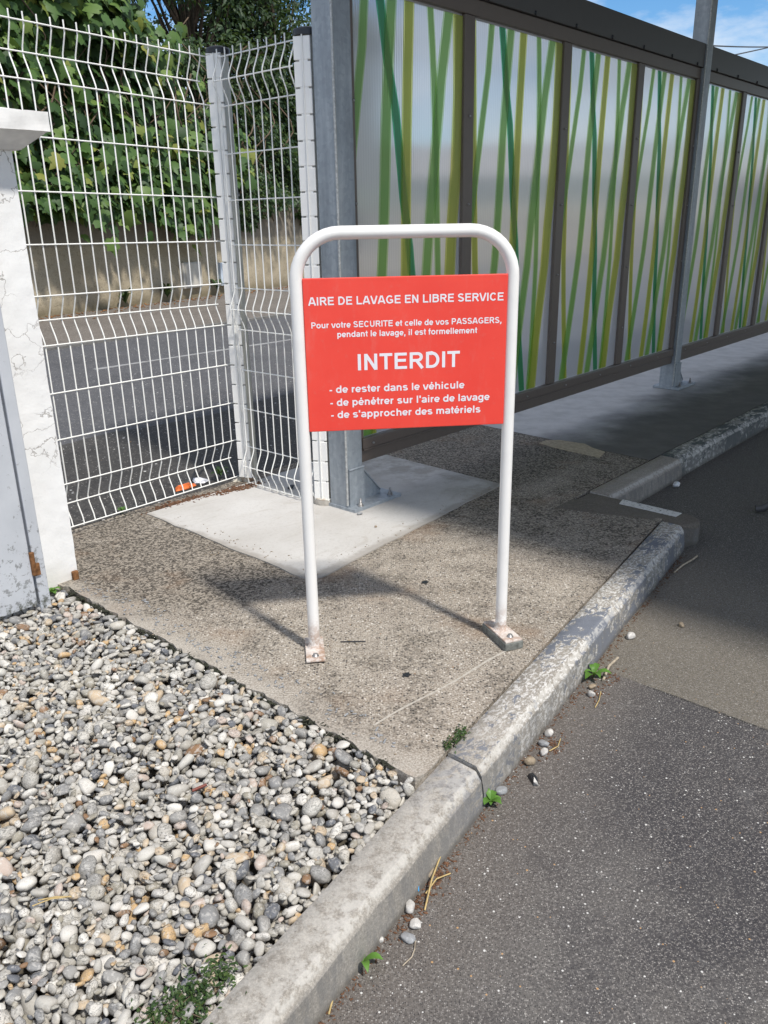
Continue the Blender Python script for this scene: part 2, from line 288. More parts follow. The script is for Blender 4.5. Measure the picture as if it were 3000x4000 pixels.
# ------------------------------------------------------------------ materials of the objects
def mat_paint(name, col, rough=0.35, rust=None, dirt=0.06):
    a = NT(name); p = a.pos(); n1 = a.noise(p, 18, 5, 0.6); n2 = a.noise(p, 120, 4, 0.7)
    c = a.mix(a.math('MULTIPLY', a.step(n1, 0.45, 0.75), dirt * 3), col, tuple(x * 0.72 for x in col))
    chip = a.math('MULTIPLY', a.step(n2, 0.7, 0.74), 0.4); c = a.mix(chip, c, tuple(x * 0.55 for x in col))
    if rust:
        z = a.sep(p)[2]; m = a.math('MULTIPLY', a.math('SUBTRACT', 1, a.step(z, 0.02, rust)), a.step(a.noise(p, 24, 6, 0.75), 0.40, 0.62))
        c = a.mix(a.math('MULTIPLY', m, 0.8), c, (0.30, 0.16, 0.085))
    a.bump(n1, 0.05, 0.002); return a.done(c, rough, 0, 0.5)
M_WHITE = mat_paint('white_enamel', (0.82, 0.80, 0.77), 0.32, 0.16)
M_PLATE = mat_paint('rusty_white_plate', (0.66, 0.60, 0.55), 0.5, 0.12, 0.2)
M_SHIM = plain('weathered_packer', (0.16, 0.165, 0.15), 0.9, 0, 0.4, 60, 0.3, 0.4)
def mat_red():
    a = NT('red_sign_sheet'); p = a.pos(); n1 = a.noise(p, 6, 5, 0.6); n2 = a.noise(p, 60, 5, 0.7)
    c = a.mix(a.ramp(n1, [(0.3, 0), (0.7, 1)]), (0.79, 0.058, 0.040), (0.84, 0.074, 0.050)); c = a.mix(a.math('MULTIPLY', a.step(n2, 0.55, 0.75), 0.2), c, (0.6, 0.2, 0.17)); c = a.mix(a.math('MULTIPLY', a.step(a.noise(a.vmath('MULTIPLY', p, (1, 1, 0.25)), 22, 5, 0.7), 0.52, 0.75), 0.16), c, (0.62, 0.30, 0.26))
    return a.done(c, 0.38, 0, 0.45)
M_RED = mat_red(); M_LETTER = plain('white_vinyl_lettering', (0.78, 0.76, 0.80), 0.45, 0, 0.03)
M_STEELBOLT = plain('zinc_bolt', (0.33, 0.32, 0.31), 0.45, 0.7, 0.25, 90)
M_WIRE = mat_paint('white_coated_wire', (0.86, 0.855, 0.82), 0.4, None, 0.05)
M_POST = mat_paint('ivory_coated_post', (0.62, 0.605, 0.53), 0.45, 0.08, 0.12)
M_STRIP = mat_paint('white_plastic_strip', (0.91, 0.895, 0.86), 0.35, None, 0.05)
M_CLIP = plain('grey_clip', (0.42, 0.41, 0.39), 0.6, 0.2, 0.3, 120)
M_CAP = plain('black_plastic', (0.018, 0.020, 0.024), 0.4, 0, 0.2)
M_COLLAR = plain('cement_collar', (0.34, 0.315, 0.28), 0.9, 0, 0.2, 60, 0.3, 0.3)
def mat_galv():
    a = NT('galvanised_steel'); p = a.pos(); v = a.vor(p, 55, 'F1', 'Color'); sx = a.sep(v)[0]
    streak = a.noise(a.vmath('MULTIPLY', p, (14, 14, 1.6)), 1.6, 6, 0.65); n2 = a.noise(p, 30, 6, 0.7)
    c = a.ramp(a.math('ADD', a.math('MULTIPLY', streak, 0.75), a.math('ADD', a.math('MULTIPLY', sx, 0.12), a.math('MULTIPLY', n2, 0.15))), [(0.25, (0.22, 0.245, 0.27)), (0.55, (0.33, 0.365, 0.40)), (0.85, (0.52, 0.555, 0.58))])
    a.bump(n2, 0.08, 0.002); return a.done(c, a.math('ADD', 0.38, a.math('MULTIPLY', n2, 0.25)), 0.35, 0.5)
M_GALV = mat_galv(); M_WELD = plain('weld_bead', (0.46, 0.47, 0.46), 0.5, 0.3, 0.3, 90, 0.5, 0.5)
M_BROWN = mat_paint('dark_bronze_aluminium', (0.125, 0.10, 0.085), 0.42, None, 0.1)
M_BEAM = mat_paint('charcoal_aluminium', (0.062, 0.060, 0.060), 0.45, None, 0.1)
def mat_poly():
    a = NT('twinwall_polycarbonate'); st = a.st(); s_, t_, z_ = a.sep(st)
    ribs = a.n('ShaderNodeTexWave', wave_type='BANDS', bands_direction='X'); a.put(ribs.inputs['Vector'], st); ribs.inputs['Scale'].default_value = 19.6; ribs.inputs['Distortion'].default_value = 0.0
    r = ribs.outputs['Fac']; n = a.noise(a.vmath('MULTIPLY', st, (60, 60, 0.8)), 1.0, 3, 0.6)
    bn = a.n('ShaderNodeBump'); a.put(bn.inputs['Height'], a.math('ADD', a.math('MULTIPLY', r, 0.75), a.math('MULTIPLY', n, 0.5))); bn.inputs['Strength'].default_value = 0.2; bn.inputs['Distance'].default_value = 0.008
    rf = a.n('ShaderNodeBsdfRefraction'); a.put(rf.inputs['Color'], (0.93, 0.945, 0.96)); a.put(rf.inputs['Roughness'], 0.30); a.put(rf.inputs['IOR'], 1.06); a.t.links.new(bn.outputs[0], rf.inputs['Normal'])
    tr = a.n('ShaderNodeBsdfTranslucent'); a.put(tr.inputs[0], (0.80, 0.81, 0.84)); df = a.n('ShaderNodeBsdfDiffuse'); a.put(df.inputs[0], (0.78, 0.785, 0.81))
    ms = a.n('ShaderNodeMixShader'); ms.inputs[0].default_value = 0.5; a.t.links.new(tr.outputs[0], ms.inputs[1]); a.t.links.new(df.outputs[0], ms.inputs[2])
    m1 = a.n('ShaderNodeMixShader'); a.put(m1.inputs[0], a.math('ADD', 0.42, a.math('MULTIPLY', r, 0.34))); a.t.links.new(rf.outputs[0], m1.inputs[1]); a.t.links.new(ms.outputs[0], m1.inputs[2])
    gl = a.n('ShaderNodeBsdfGlossy'); a.put(gl.inputs['Roughness'], 0.12); fr = a.n('ShaderNodeFresnel'); fr.inputs[0].default_value = 1.6
    m2 = a.n('ShaderNodeMixShader'); a.put(m2.inputs[0], a.math('MULTIPLY', fr.outputs[0], 1.5, clamp=True)); a.t.links.new(m1.outputs[0], m2.inputs[1]); a.t.links.new(gl.outputs[0], m2.inputs[2])
    a.t.links.new(m2.outputs[0], a.out.inputs[0]); return a.mat
M_POLY = mat_poly()
def mat_clear():
    a = NT('clear_polycarbonate_back'); tp = a.n('ShaderNodeBsdfTransparent'); a.put(tp.inputs[0], (0.96, 0.97, 0.98)); a.t.links.new(tp.outputs[0], a.out.inputs[0]); return a.mat
M_CLEAR = mat_clear()
def mat_stripe(name, low, high, clear=0.34):
    a = NT(name); z = a.sep(a.pos())[2]; st = a.st(); n = a.noise(a.vmath('MULTIPLY', st, (40, 40, 1.5)), 1.0, 4, 0.6)
    c = a.mix(a.step(a.math('ADD', z, a.math('MULTIPLY', n, 0.3)), 0.5, 2.2), low, high)
    c = a.mix(a.math('MULTIPLY', n, 0.5), c, tuple(x * 0.72 for x in low))
    a.done(c, 0.3, 0, 0.5); tl = a.n('ShaderNodeBsdfTranslucent'); a.put(tl.inputs[0], c)
    m1 = a.n('ShaderNodeMixShader'); m1.inputs[0].default_value = 0.5; a.t.links.new(a.b.outputs[0], m1.inputs[1]); a.t.links.new(tl.outputs[0], m1.inputs[2])
    tp = a.n('ShaderNodeBsdfTransparent'); a.put(tp.inputs[0], tuple(min(1, x * 2.0) for x in high)); m2 = a.n('ShaderNodeMixShader'); m2.inputs[0].default_value = clear
    a.t.links.new(m1.outputs[0], m2.inputs[1]); a.t.links.new(tp.outputs[0], m2.inputs[2]); a.t.links.new(m2.outputs[0], a.out.inputs[0]); return a.mat
M_S1 = mat_stripe('print_leaf_green', (0.30, 0.50, 0.15), (0.37, 0.53, 0.27))
M_S2 = mat_stripe('print_olive', (0.47, 0.53, 0.13), (0.49, 0.54, 0.24))
M_S3 = mat_stripe('print_deep_green', (0.13, 0.40, 0.21), (0.19, 0.41, 0.28))
M_F1 = mat_stripe('print_leaf_green_feather', (0.34, 0.52, 0.20), (0.42, 0.55, 0.33), 0.74)
M_F2 = mat_stripe('print_olive_feather', (0.54, 0.60, 0.10), (0.54, 0.59, 0.22), 0.68)
M_F3 = mat_stripe('print_deep_green_feather', (0.09, 0.38, 0.18), (0.14, 0.38, 0.24), 0.68)
def mat_pier():
    a = NT('cracked_white_render'); p = a.pos(); st = a.st(); n1 = a.noise(p, 5, 5, 0.6); n2 = a.noise(p, 70, 5, 0.7)
    wob = a.n('ShaderNodeVectorMath', operation='MULTIPLY_ADD'); a.put(wob.inputs[0], a.noise(p, 9, 4, 0.6, 0, True)); wob.inputs[1].default_value = (0.22, 0.22, 0.22); a.put(wob.inputs[2], a.vmath('MULTIPLY', p, (1, 1, 1.5)))
    e = a.vor(wob.outputs[0], 4.2, 'DISTANCE_TO_EDGE'); z = a.sep(p)[2]
    crack = a.math('MULTIPLY', a.math('SUBTRACT', 1, a.step(e, 0.004, 0.013)), a.math('MULTIPLY', a.step(a.noise(p, 2.6, 2, 0.5), 0.46, 0.54), a.step(z, 0.4, 0.55)))
    c = a.mix(a.ramp(n1, [(0.3, 0), (0.7, 1)]), (0.76, 0.755, 0.745), (0.83, 0.83, 0.825)); c = a.mix(a.math('MULTIPLY', a.step(n2, 0.56, 0.72), 0.15), c, (0.5, 0.49, 0.47))
    c = a.mix(a.math('MULTIPLY', crack, 0.8), c, (0.34, 0.32, 0.30))
    stain = a.math('MULTIPLY', a.math('SUBTRACT', 1, a.step(z, 0.0, 0.14)), a.step(n1, 0.4, 0.65)); c = a.mix(a.math('MULTIPLY', stain, 0.4), c, (0.5, 0.46, 0.38))
    a.bump(a.math('SUBTRACT', a.math('ADD', n2, a.math('MULTIPLY', n1, 0.8)), a.math('MULTIPLY', crack, 1.2)), 0.3, 0.004); return a.done(c, 0.8, 0, 0.3)
M_PIER = mat_pier()
M_COPE = plain('grey_white_coping', (0.77, 0.76, 0.74), 0.85, 0, 0.12, 14, 0.3, 0.25)
def mat_gate():
    a = NT('peeling_grey_gate_paint'); p = a.pos(); st = a.st(); n1 = a.noise(p, 7, 5, 0.6); n2 = a.noise(p, 38, 8, 0.75, 0.3); z = a.sep(p)[2]
    c = a.mix(a.ramp(n1, [(0.3, 0), (0.7, 1)]), (0.47, 0.49, 0.525), (0.55, 0.57, 0.605))
    low = a.math('SUBTRACT', 1, a.step(z, 0.05, 0.55)); th = a.math('ADD', n2, a.math('MULTIPLY', low, 0.10))
    c = a.mix(a.math('MULTIPLY', a.step(th, 0.635, 0.66), 0.75), c, (0.20, 0.205, 0.205))
    c = a.mix(a.math('MULTIPLY', a.math('SUBTRACT', 1, a.step(z, 0.0, 0.05)), a.step(n2, 0.45, 0.6)), c, (0.09, 0.095, 0.075))
    a.bump(n2, 0.08, 0.002); return a.done(c, 0.5, 0.1, 0.4)
M_GATE = mat_gate(); M_RUST = plain('rusty_hinge', (0.20, 0.095, 0.04), 0.85, 0.2, 0.5, 60, 0.3, 0.4)
def mat_wall():
    a = NT('ochre_roughcast_wall'); p = a.pos(); st = a.st(); z = a.sep(p)[2]; n1 = a.noise(p, 1.3, 6, 0.65); n2 = a.noise(p, 14, 6, 0.7); n3 = a.noise(p, 45, 4, 0.75)
    c = a.mix(a.ramp(n1, [(0.35, 0), (0.65, 1)]), (0.38, 0.32, 0.225), (0.47, 0.405, 0.30))
    c = a.mix(a.math('MULTIPLY', a.step(n2, 0.5, 0.72), 0.5), c, (0.30, 0.25, 0.185)); c = a.mix(a.math('MULTIPLY', a.step(n3, 0.56, 0.66), 0.75), c, (0.11, 0.09, 0.06))
    str_ = a.step(a.noise(a.vmath('MULTIPLY', st, (1.3, 1.3, 0.12)), 1.6, 5, 0.7), 0.62, 0.7); c = a.mix(a.math('MULTIPLY', str_, 0.55), c, (0.22, 0.20, 0.175))
    foot = a.math('MULTIPLY', a.math('SUBTRACT', 1, a.step(a.math('ADD', z, a.math('MULTIPLY', n2, 0.3)), 0.15, 0.42)), 0.7); c = a.mix(foot, c, (0.13, 0.105, 0.055))
    top = a.step(a.math('ADD', z, a.math('MULTIPLY', n2, 0.15)), 1.08, 1.16); c = a.mix(a.math('MULTIPLY', top, 0.7), c, (0.19, 0.17, 0.145))  # shade of the overhanging foliage painted into the upper band
    a.bump(a.math('ADD', n2, n3), 0.6, 0.02); return a.done(c, 0.92, 0, 0.2)
M_WALL = mat_wall()
def mat_leaf(name, stops, rough=0.45, trans=0.3):
    a = NT(name); r = a.island(); n = a.noise(a.pos(), 30, 3, 0.6)
    c = a.ramp(r, stops); c = a.mix(a.math('MULTIPLY', n, 0.4), c, tuple(x * 0.55 for x in stops[1][1]))
    a.done(c, rough, 0, 0.35); tl = a.n('ShaderNodeBsdfTranslucent'); a.put(tl.inputs[0], a.mix(0.5, c, (0.22, 0.34, 0.05)))
    m = a.n('ShaderNodeMixShader'); m.inputs[0].default_value = trans; a.t.links.new(a.b.outputs[0], m.inputs[1]); a.t.links.new(tl.outputs[0], m.inputs[2]); a.t.links.new(m.outputs[0], a.out.inputs[0])
    return a.mat
M_VINE = mat_leaf('vine_leaf', [(0.0, (0.034, 0.074, 0.024)), (0.4, (0.064, 0.13, 0.036)), (0.72, (0.10, 0.185, 0.046)), (0.9, (0.18, 0.27, 0.06)), (1.0, (0.30, 0.30, 0.065))], 0.5, 0.25)
M_HEDGE = mat_leaf('hedge_leaf', [(0.0, (0.020, 0.045, 0.018)), (0.4, (0.036, 0.072, 0.026)), (0.8, (0.055, 0.105, 0.033)), (1.0, (0.12, 0.17, 0.045))], 0.42, 0.2)
M_TREE = mat_leaf('tree_leaf', [(0.0, (0.018, 0.040, 0.018)), (0.5, (0.032, 0.062, 0.025)), (0.9, (0.055, 0.095, 0.032)), (1.0, (0.09, 0.12, 0.04))], 0.55, 0.22)
M_WEED = mat_leaf('weed_leaf', [(0.0, (0.10, 0.22, 0.035)), (0.5, (0.13, 0.29, 0.05)), (1.0, (0.18, 0.36, 0.07))], 0.45, 0.3)
M_CREEP = mat_leaf('creeping_leaf', [(0.0, (0.025, 0.055, 0.018)), (0.5, (0.045, 0.09, 0.025)), (1.0, (0.085, 0.13, 0.035))], 0.5, 0.2)
M_BARK = plain('bark', (0.075, 0.058, 0.044), 0.95, 0, 0.4, 18, 0.2, 0.6)
M_VSTEM = plain('vine_stem', (0.13, 0.095, 0.065), 0.9, 0, 0.35, 30, 0.2, 0.3)
def mat_pebble(name='river_pebble'):
    a = NT(name); r = a.island(); p = a.pos()
    off = a.vmath('ADD', p, a.vmath('SCALE', (13.7, 7.1, 3.3), r))
    n1 = a.noise(off, 90, 5, 0.7, 0.5); n2 = a.noise(a.vmath('MULTIPLY', off, (1, 1, 3.5)), 130, 4, 0.7, 1.2); n3 = a.noise(off, 420, 3, 0.7)
    c = a.ramp(r, [(0.0, (0.36, 0.345, 0.315)), (0.12, (0.44, 0.425, 0.39)), (0.22, (0.24, 0.235, 0.225)), (0.32, (0.50, 0.48, 0.445)), (0.40, (0.20, 0.20, 0.20)), (0.49, (0.40, 0.375, 0.33)), (0.57, (0.30, 0.285, 0.25)), (0.645, (0.43, 0.345, 0.245)), (0.70, (0.56, 0.54, 0.50)), (0.755, (0.105, 0.112, 0.128)), (0.80, (0.34, 0.325, 0.295)), (0.87, (0.44, 0.30, 0.155)), (0.90, (0.255, 0.235, 0.19)), (0.955, (0.20, 0.115, 0.06)), (0.975, (0.40, 0.33, 0.285))], 'CONSTANT')
    c = a.mix(1.0, c, (1.13, 1.12, 1.10), 'MULTIPLY')
    sp = a.step(a.math('FRACT', a.math('MULTIPLY', r, 37.3)), 0.25, 0.7)
    c = a.mix(a.math('MULTIPLY', a.step(n1, 0.50, 0.60), 0.5), c, (0.56, 0.54, 0.50)); c = a.mix(a.math('MULTIPLY', a.step(n2, 0.50, 0.60), a.math('MULTIPLY', sp, 0.75)), c, (0.10, 0.098, 0.09))
    c = a.mix(a.math('MULTIPLY', a.step(n3, 0.5, 0.7), 0.35), c, (0.26, 0.235, 0.20))
    a.bump(a.math('ADD', n1, a.math('MULTIPLY', n3, 0.5)), 0.25, 0.003); return a.done(c, 0.68, 0, 0.35)
M_PEB = mat_pebble()
M_STRAW = plain('dry_straw', (0.46, 0.34, 0.15), 0.8, 0, 0.3, 60); M_TWIG = plain('pale_twig', (0.38, 0.32, 0.24), 0.85, 0, 0.3, 60)
M_DEBRIS = plain('brown_plant_litter', (0.13, 0.065, 0.035), 0.95, 0, 0.5, 70)

# ------------------------------------------------------------------ ground, street, pavement, kerbs (the setting)
def sheet(name, poly, z0, z1, mat, kind='structure'):
    b = MB(); b.prism(poly, z0, z1, 0, True); o = b.build(name, mat); o['kind'] = kind; return o
g = MB(); g.add([W(-200, -200, -0.11), W(300, -200, -0.11), W(300, 300, -0.11), W(-200, 300, -0.11)], [(0, 1, 2, 3)]); tag(g.build('ground', M_ASPH), kind='structure')
def tin(s): return 0.941 + (s - 0.539) * 0.1515
def jit_edge(p0, p1, n, amp, seed):
    r = random.Random(seed); o = []
    for i in range(n + 1):
        f = i / n; a = amp if 0 < i < n else 0
        o.append((p0[0] + (p1[0] - p0[0]) * f + r.uniform(-a, a), p0[1] + (p1[1] - p0[1]) * f + r.uniform(-a, a)))
    return o
padpoly = [(3.44, tin(3.44) + 0.006), (3.44, 1.846), (16, 1.846), (16, 3.40), (2.0, 3.40), (1.31, 3.37)] + jit_edge((1.30, 2.95), (1.292, tin(1.292) + 0.02), 70, 0.010, 3)[0:] + [(1.32, tin(1.32) + 0.006)]
sheet('pavement', padpoly, -0.13, 0.0, M_PAD)
slabpoly = jit_edge((1.966, 3.30), (1.935, 2.152), 14, 0.006, 5) + jit_edge((1.985, 2.118), (3.405, 2.238), 16, 0.006, 6) + [(3.47, 3.30)]
slabpoly = list(reversed(slabpoly))
sheet('pavement_slab', slabpoly[::-1], 0.0005, 0.006, M_SLAB)
sheet('pavement_patch', [(4.18, 2.09), (4.31, 2.12), (4.345, 2.22), (4.40, 2.30), (4.385, 2.47), (4.33, 2.53), (4.25, 2.53), (4.22, 2.42), (4.20, 2.3)], 0.0005, 0.004, plain('tan_mortar_patch', (0.44, 0.37, 0.27), 0.95, 0, 0.25, 60, 0.2, 0.5))
jl = MB()
for i in range(24):
    f0, f1 = i / 24, (i + 0.97) / 24; wd = 0.0028 + 0.0015 * random.random(); off = lambda f: 0.004 * math.sin(f * 9)
    a_, b_ = (1.388 + 0.58 * f0, 1.302 - 0.05 * f0 + off(f0)), (1.388 + 0.58 * f1, 1.302 - 0.05 * f1 + off(f1))
    jl.prism([(a_[0], a_[1] - wd), (b_[0], b_[1] - wd), (b_[0], b_[1] + wd), (a_[0], a_[1] + wd)], 0.0003, 0.0015)
tag(jl.build('line_marking', plain('chalky_white_line', (0.43, 0.395, 0.34), 0.9, 0, 0.2, 90)), kind='structure')
sheet('road', [(-30, 3.42), (90, 3.42), (90, 24), (-30, 14)], -0.14, -0.012, M_ROAD)
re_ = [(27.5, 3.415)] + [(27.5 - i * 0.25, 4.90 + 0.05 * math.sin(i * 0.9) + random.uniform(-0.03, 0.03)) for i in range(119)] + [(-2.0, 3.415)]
sheet('road_edge', re_, -0.011, -0.007, M_ROADDARK)
for s0, s1 in ((4.05, 12.0),):
    ml = MB(); k = 40
    for i in range(k):
        f0 = s0 + (s1 - s0) * i / k; f1 = s0 + (s1 - s0) * (i + 0.98) / k; w_ = 0.03 + random.uniform(-0.008, 0.008)
        ml.prism([(f0, 7.42 - w_), (f1, 7.42 - w_), (f1, 7.42 + w_), (f0, 7.42 + w_)], -0.0115, -0.008)
    tag(ml.build('road_marking', mat_paint('faded_road_paint', (0.30, 0.30, 0.30), 0.8, None, 0.3)), kind='structure')
tw = lambda s: 13.1 + 0.24 * (s - 9.0)
sheet('footway', [(-5, 7.95), (4.4, 9.12), (7.28, 9.46), (40, 13.3), (40, tw(40) + 0.1), (-5, tw(-5) + 0.1)], -0.10, 0.012, M_WALK)
sheet('street_kerb', [(-5, 7.90), (4.4, 9.05), (7.28, 9.39), (40, 13.2), (40, 13.30), (7.28, 9.455), (4.4, 9.115), (-5, 7.945)], -0.10, 0.016, plain('street_kerb_stone', (0.16, 0.155, 0.145), 0.9, 0, 0.3, 12))

def kerb(name, mat, s0, s1, inner, width, z_top=0.0, z_bot=-0.13, step=0.03, seed=1, batter=0.012, rnd=0.022, close=(True, True), ramp_=None):
    prof = [(0.0, z_bot), (0.0, -0.006), (0.004, 0.0), (width * 0.4, 0.0005), (width - rnd, -0.0005), (width - rnd * 0.8, -rnd * 0.08), (width - rnd * 0.25, -rnd * 0.75), (width, -rnd * 1.05), (width + batter * 0.5, -0.065), (width + batter, z_bot)]
    n = max(2, int((s1 - s0) / step)); r = random.Random(seed); vs_ = []; k = len(prof)
    for i in range(n + 1):
        s = s0 + (s1 - s0) * i / n; ti = inner(s)
        for j, (o, z) in enumerate(prof):
            q = mnoise.noise(Vector((s * 9, j * 1.3, seed * 5.1))) * 0.0022 + mnoise.noise(Vector((s * 40, j * 2.3, seed))) * 0.0014
            wear = 1.0 if 4 <= j <= 8 else 0.3
            zz = z if j in (0, k - 1) else z + z_top + q * wear
            if ramp_ and j not in (0, k - 1): zz += ramp_(s, o)
            vs_.append(W(s, ti - o + q * wear * 1.2, zz))
    b = MB()
    for j0, j1 in ((0, 1), (1, 4), (4, 7), (7, k - 1)):
        w_ = j1 - j0 + 1; sub = [vs_[i * k + j] for i in range(n + 1) for j in range(j0, j1 + 1)]
        b.add(sub, [(i * w_ + j, i * w_ + j + 1, (i + 1) * w_ + j + 1, (i + 1) * w_ + j) for i in range(n) for j in range(w_ - 1)], 0, True)
    if close[0]: b.add(vs_[:k], [tuple(reversed(range(k)))])
    if close[1]: b.add(vs_[n * k:], [tuple(range(k))])
    return tag(b.build(name, mat), kind='structure')
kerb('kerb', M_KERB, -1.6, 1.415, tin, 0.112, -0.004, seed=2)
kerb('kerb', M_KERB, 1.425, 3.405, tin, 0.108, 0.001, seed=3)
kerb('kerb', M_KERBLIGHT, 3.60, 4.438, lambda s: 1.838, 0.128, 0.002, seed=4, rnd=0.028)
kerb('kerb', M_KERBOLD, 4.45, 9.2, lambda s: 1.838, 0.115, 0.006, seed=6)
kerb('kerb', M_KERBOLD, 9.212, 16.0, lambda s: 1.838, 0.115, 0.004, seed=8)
# rounded mortar corner between the two kerb lines
cp = [(3.425, 1.84), (3.425, tin(3.42) - 0.09)] + [(3.50 + 0.095 * math.sin(a), 1.325 - 0.085 * math.cos(a)) for a in [R(x) for x in range(0, 91, 10)]] + [(3.60, 1.84)]
cb = MB(); cb.prism(cp, -0.13, -0.004); tag(cb.build('kerb_corner', M_MORTAR, bevel=0.018, seg=3), kind='structure')
cb = MB(); cb.prism([(3.33, 1.84), (3.26, 1.84), (3.40, 1.42), (3.437, 1.41), (3.437, 1.84)], -0.05, 0.003); tag(cb.build('mortar_fillet', M_MORTAR), kind='structure')
cb = MB(); cb.prism([(3.512, 1.352), (3.570, 1.350), (3.582, 1.650), (3.518, 1.636)], -0.0035, 0.0005); tag(cb.build('painted_strip', M_LINE), kind='structure')
# soil bed under the pebbles
sheet('soil_bed', [(-2.2, tin(-2.2)), (1.296, tin(1.296)), (1.296, 3.0), (1.2, 3.4), (-2.2, 3.4)], -0.13, -0.075, M_SOIL)
# ------------------------------------------------------------------ lettering: stroke glyphs of a bold grotesque, units of 1/1000 em
def arc(cx, cy, rx, ry, a0, a1, n=10): return [(cx + rx * math.cos(R(a0 + (a1 - a0) * i / n)), cy + ry * math.sin(R(a0 + (a1 - a0) * i / n))) for i in range(n + 1)]
CAP, XH = 716, 519
def oval(cx, cy, rx, ry): return [arc(cx, cy, rx, ry, 0, 360, 22)]
G = {
 'A': (722, [[(70, 0), (325, 716)], [(397, 716), (652, 0)], [(190, 205), (532, 205)]]),
 'B': (722, [[(143, 0), (143, 716)], [(143, 656), (400, 656)] + arc(410, 530, 165, 126, 90, -90) + [(143, 404)], [(143, 404), (420, 404)] + arc(430, 232, 180, 172, 90, -90) + [(143, 60)]]),
 'C': (722, [arc(375, 358, 255, 300, 40, 320, 18)]),
 'D': (722, [[(143, 0), (143, 716)], [(143, 656), (330, 656)] + arc(330, 358, 275, 298, 90, -90, 14) + [(143, 60)]]),
 'E': (667, [[(143, 0), (143, 716)], [(143, 656), (615, 656)], [(143, 380), (575, 380)], [(143, 60), (622, 60)]]),
 'F': (611, [[(143, 0), (143, 716)], [(143, 656), (575, 656)], [(143, 370), (520, 370)]]),
 'G': (778, [arc(400, 358, 275, 300, 45, 300, 18) + [(640, 130), (640, 318)], [(655, 318), (420, 318)]]),
 'I': (278, [[(139, 0), (139, 716)]]),
 'L': (611, [[(143, 0), (143, 716)], [(143, 60), (575, 60)]]),
 'N': (722, [[(143, 0), (143, 716)], [(579, 0), (579, 716)], [(150, 690), (572, 26)]]),
 'P': (667, [[(143, 0), (143, 716)], [(143, 656), (390, 656)] + arc(395, 492, 165, 164, 90, -90) + [(143, 328)]]),
 'R': (722, [[(143, 0), (143, 716)], [(143, 656), (420, 656)] + arc(425, 507, 165, 149, 90, -90) + [(143, 358)], [(390, 340), (640, 0)]]),
 'S': (667, [arc(330, 512, 205, 146, 25, 200, 12) + arc(330, 358, 120, 40, 170, 190, 1)[:0] + [(170, 425), (330, 368), (470, 315)] + arc(333, 205, 225, 147, 25, -160, 12)]),
 'T': (611, [[(305, 0), (305, 716)], [(25, 656), (586, 656)]]),
 'U': (722, [[(143, 716), (143, 280)] + arc(361, 270, 218, 212, 180, 360, 14) + [(579, 280), (579, 716)]]),
 'V': (667, [[(65, 716), (305, 0)], [(362, 0), (602, 716)]]),
 'a': (556, [arc(280, 372, 190, 95, 165, 60, 8) + arc(345, 330, 100, 120, 60, 0, 5) + [(445, 0)], arc(260, 145, 170, 100, 60, 300, 14), [(345, 225), (445, 290)], [(345, 55), (445, 130)]]),
 'c': (556, [arc(300, 259, 200, 208, 45, 315, 16)]),
 'd': (611, oval(292, 259, 190, 208) + [[(480, 0), (480, 716)]]),
 'e': (556, [[(85, 240), (480, 240)], arc(283, 259, 198, 208, 0, 318, 18)]),
 'f': (333, [[(150, 0), (150, 560)] + arc(245, 575, 95, 88, 180, 80, 6), [(20, 460), (320, 460)]]),
 'g': (611, oval(290, 262, 188, 200) + [[(478, 519), (478, -20)] + arc(288, -30, 190, 120, 0, -150, 12)]),
 'h': (611, [[(135, 0), (135, 716)], [(135, 290)] + arc(305, 310, 170, 155, 180, 0, 12) + [(475, 0)]]),
 'i': (278, [[(139, 0), (139, 519)], [(139, 600), (139, 716)]]),
 'l': (278, [[(139, 0), (139, 716)]]),
 'm': (889, [[(135, 0), (135, 519)], [(135, 300)] + arc(290, 320, 155, 145, 180, 0, 10) + [(445, 0)], [(445, 300)] + arc(600, 320, 155, 145, 180, 0, 10) + [(755, 0)]]),
 'n': (611, [[(135, 0), (135, 519)], [(135, 290)] + arc(305, 310, 170, 155, 180, 0, 12) + [(475, 0)]]),
 'o': (611, oval(305, 259, 205, 208)),
 'p': (611, [[(135, 519), (135, -198)]] + oval(320, 259, 188, 208)),
 'r': (389, [[(135, 0), (135, 519)], [(135, 270)] + arc(300, 290, 165, 165, 180, 75, 8)]),
 's': (556, [arc(278, 368, 168, 98, 25, 200, 10) + [(165, 300), (278, 262), (395, 222)] + arc(280, 150, 178, 98, 25, -155, 10)]),
 't': (333, [[(165, 680), (165, 150)] + arc(255, 140, 90, 85, 180, 280, 6), [(20, 460), (315, 460)]]),
 'u': (611, [[(135, 519), (135, 210)] + arc(305, 205, 170, 150, 180, 360, 12), [(475, 0), (475, 519)]]),
 'v': (556, [[(62, 519), (250, 0)], [(306, 0), (494, 519)]]),
 ',': (278, [[(150, 130), (150, 30), (95, -140)]]),
 '-': (333, [[(45, 250), (290, 250)]]),
 "'": (238, [[(119, 470), (119, 716)]]),
 ' ': (278, []),
}
G['é'] = (556, G['e'][1] + [[(230, 590), (335, 720)]])
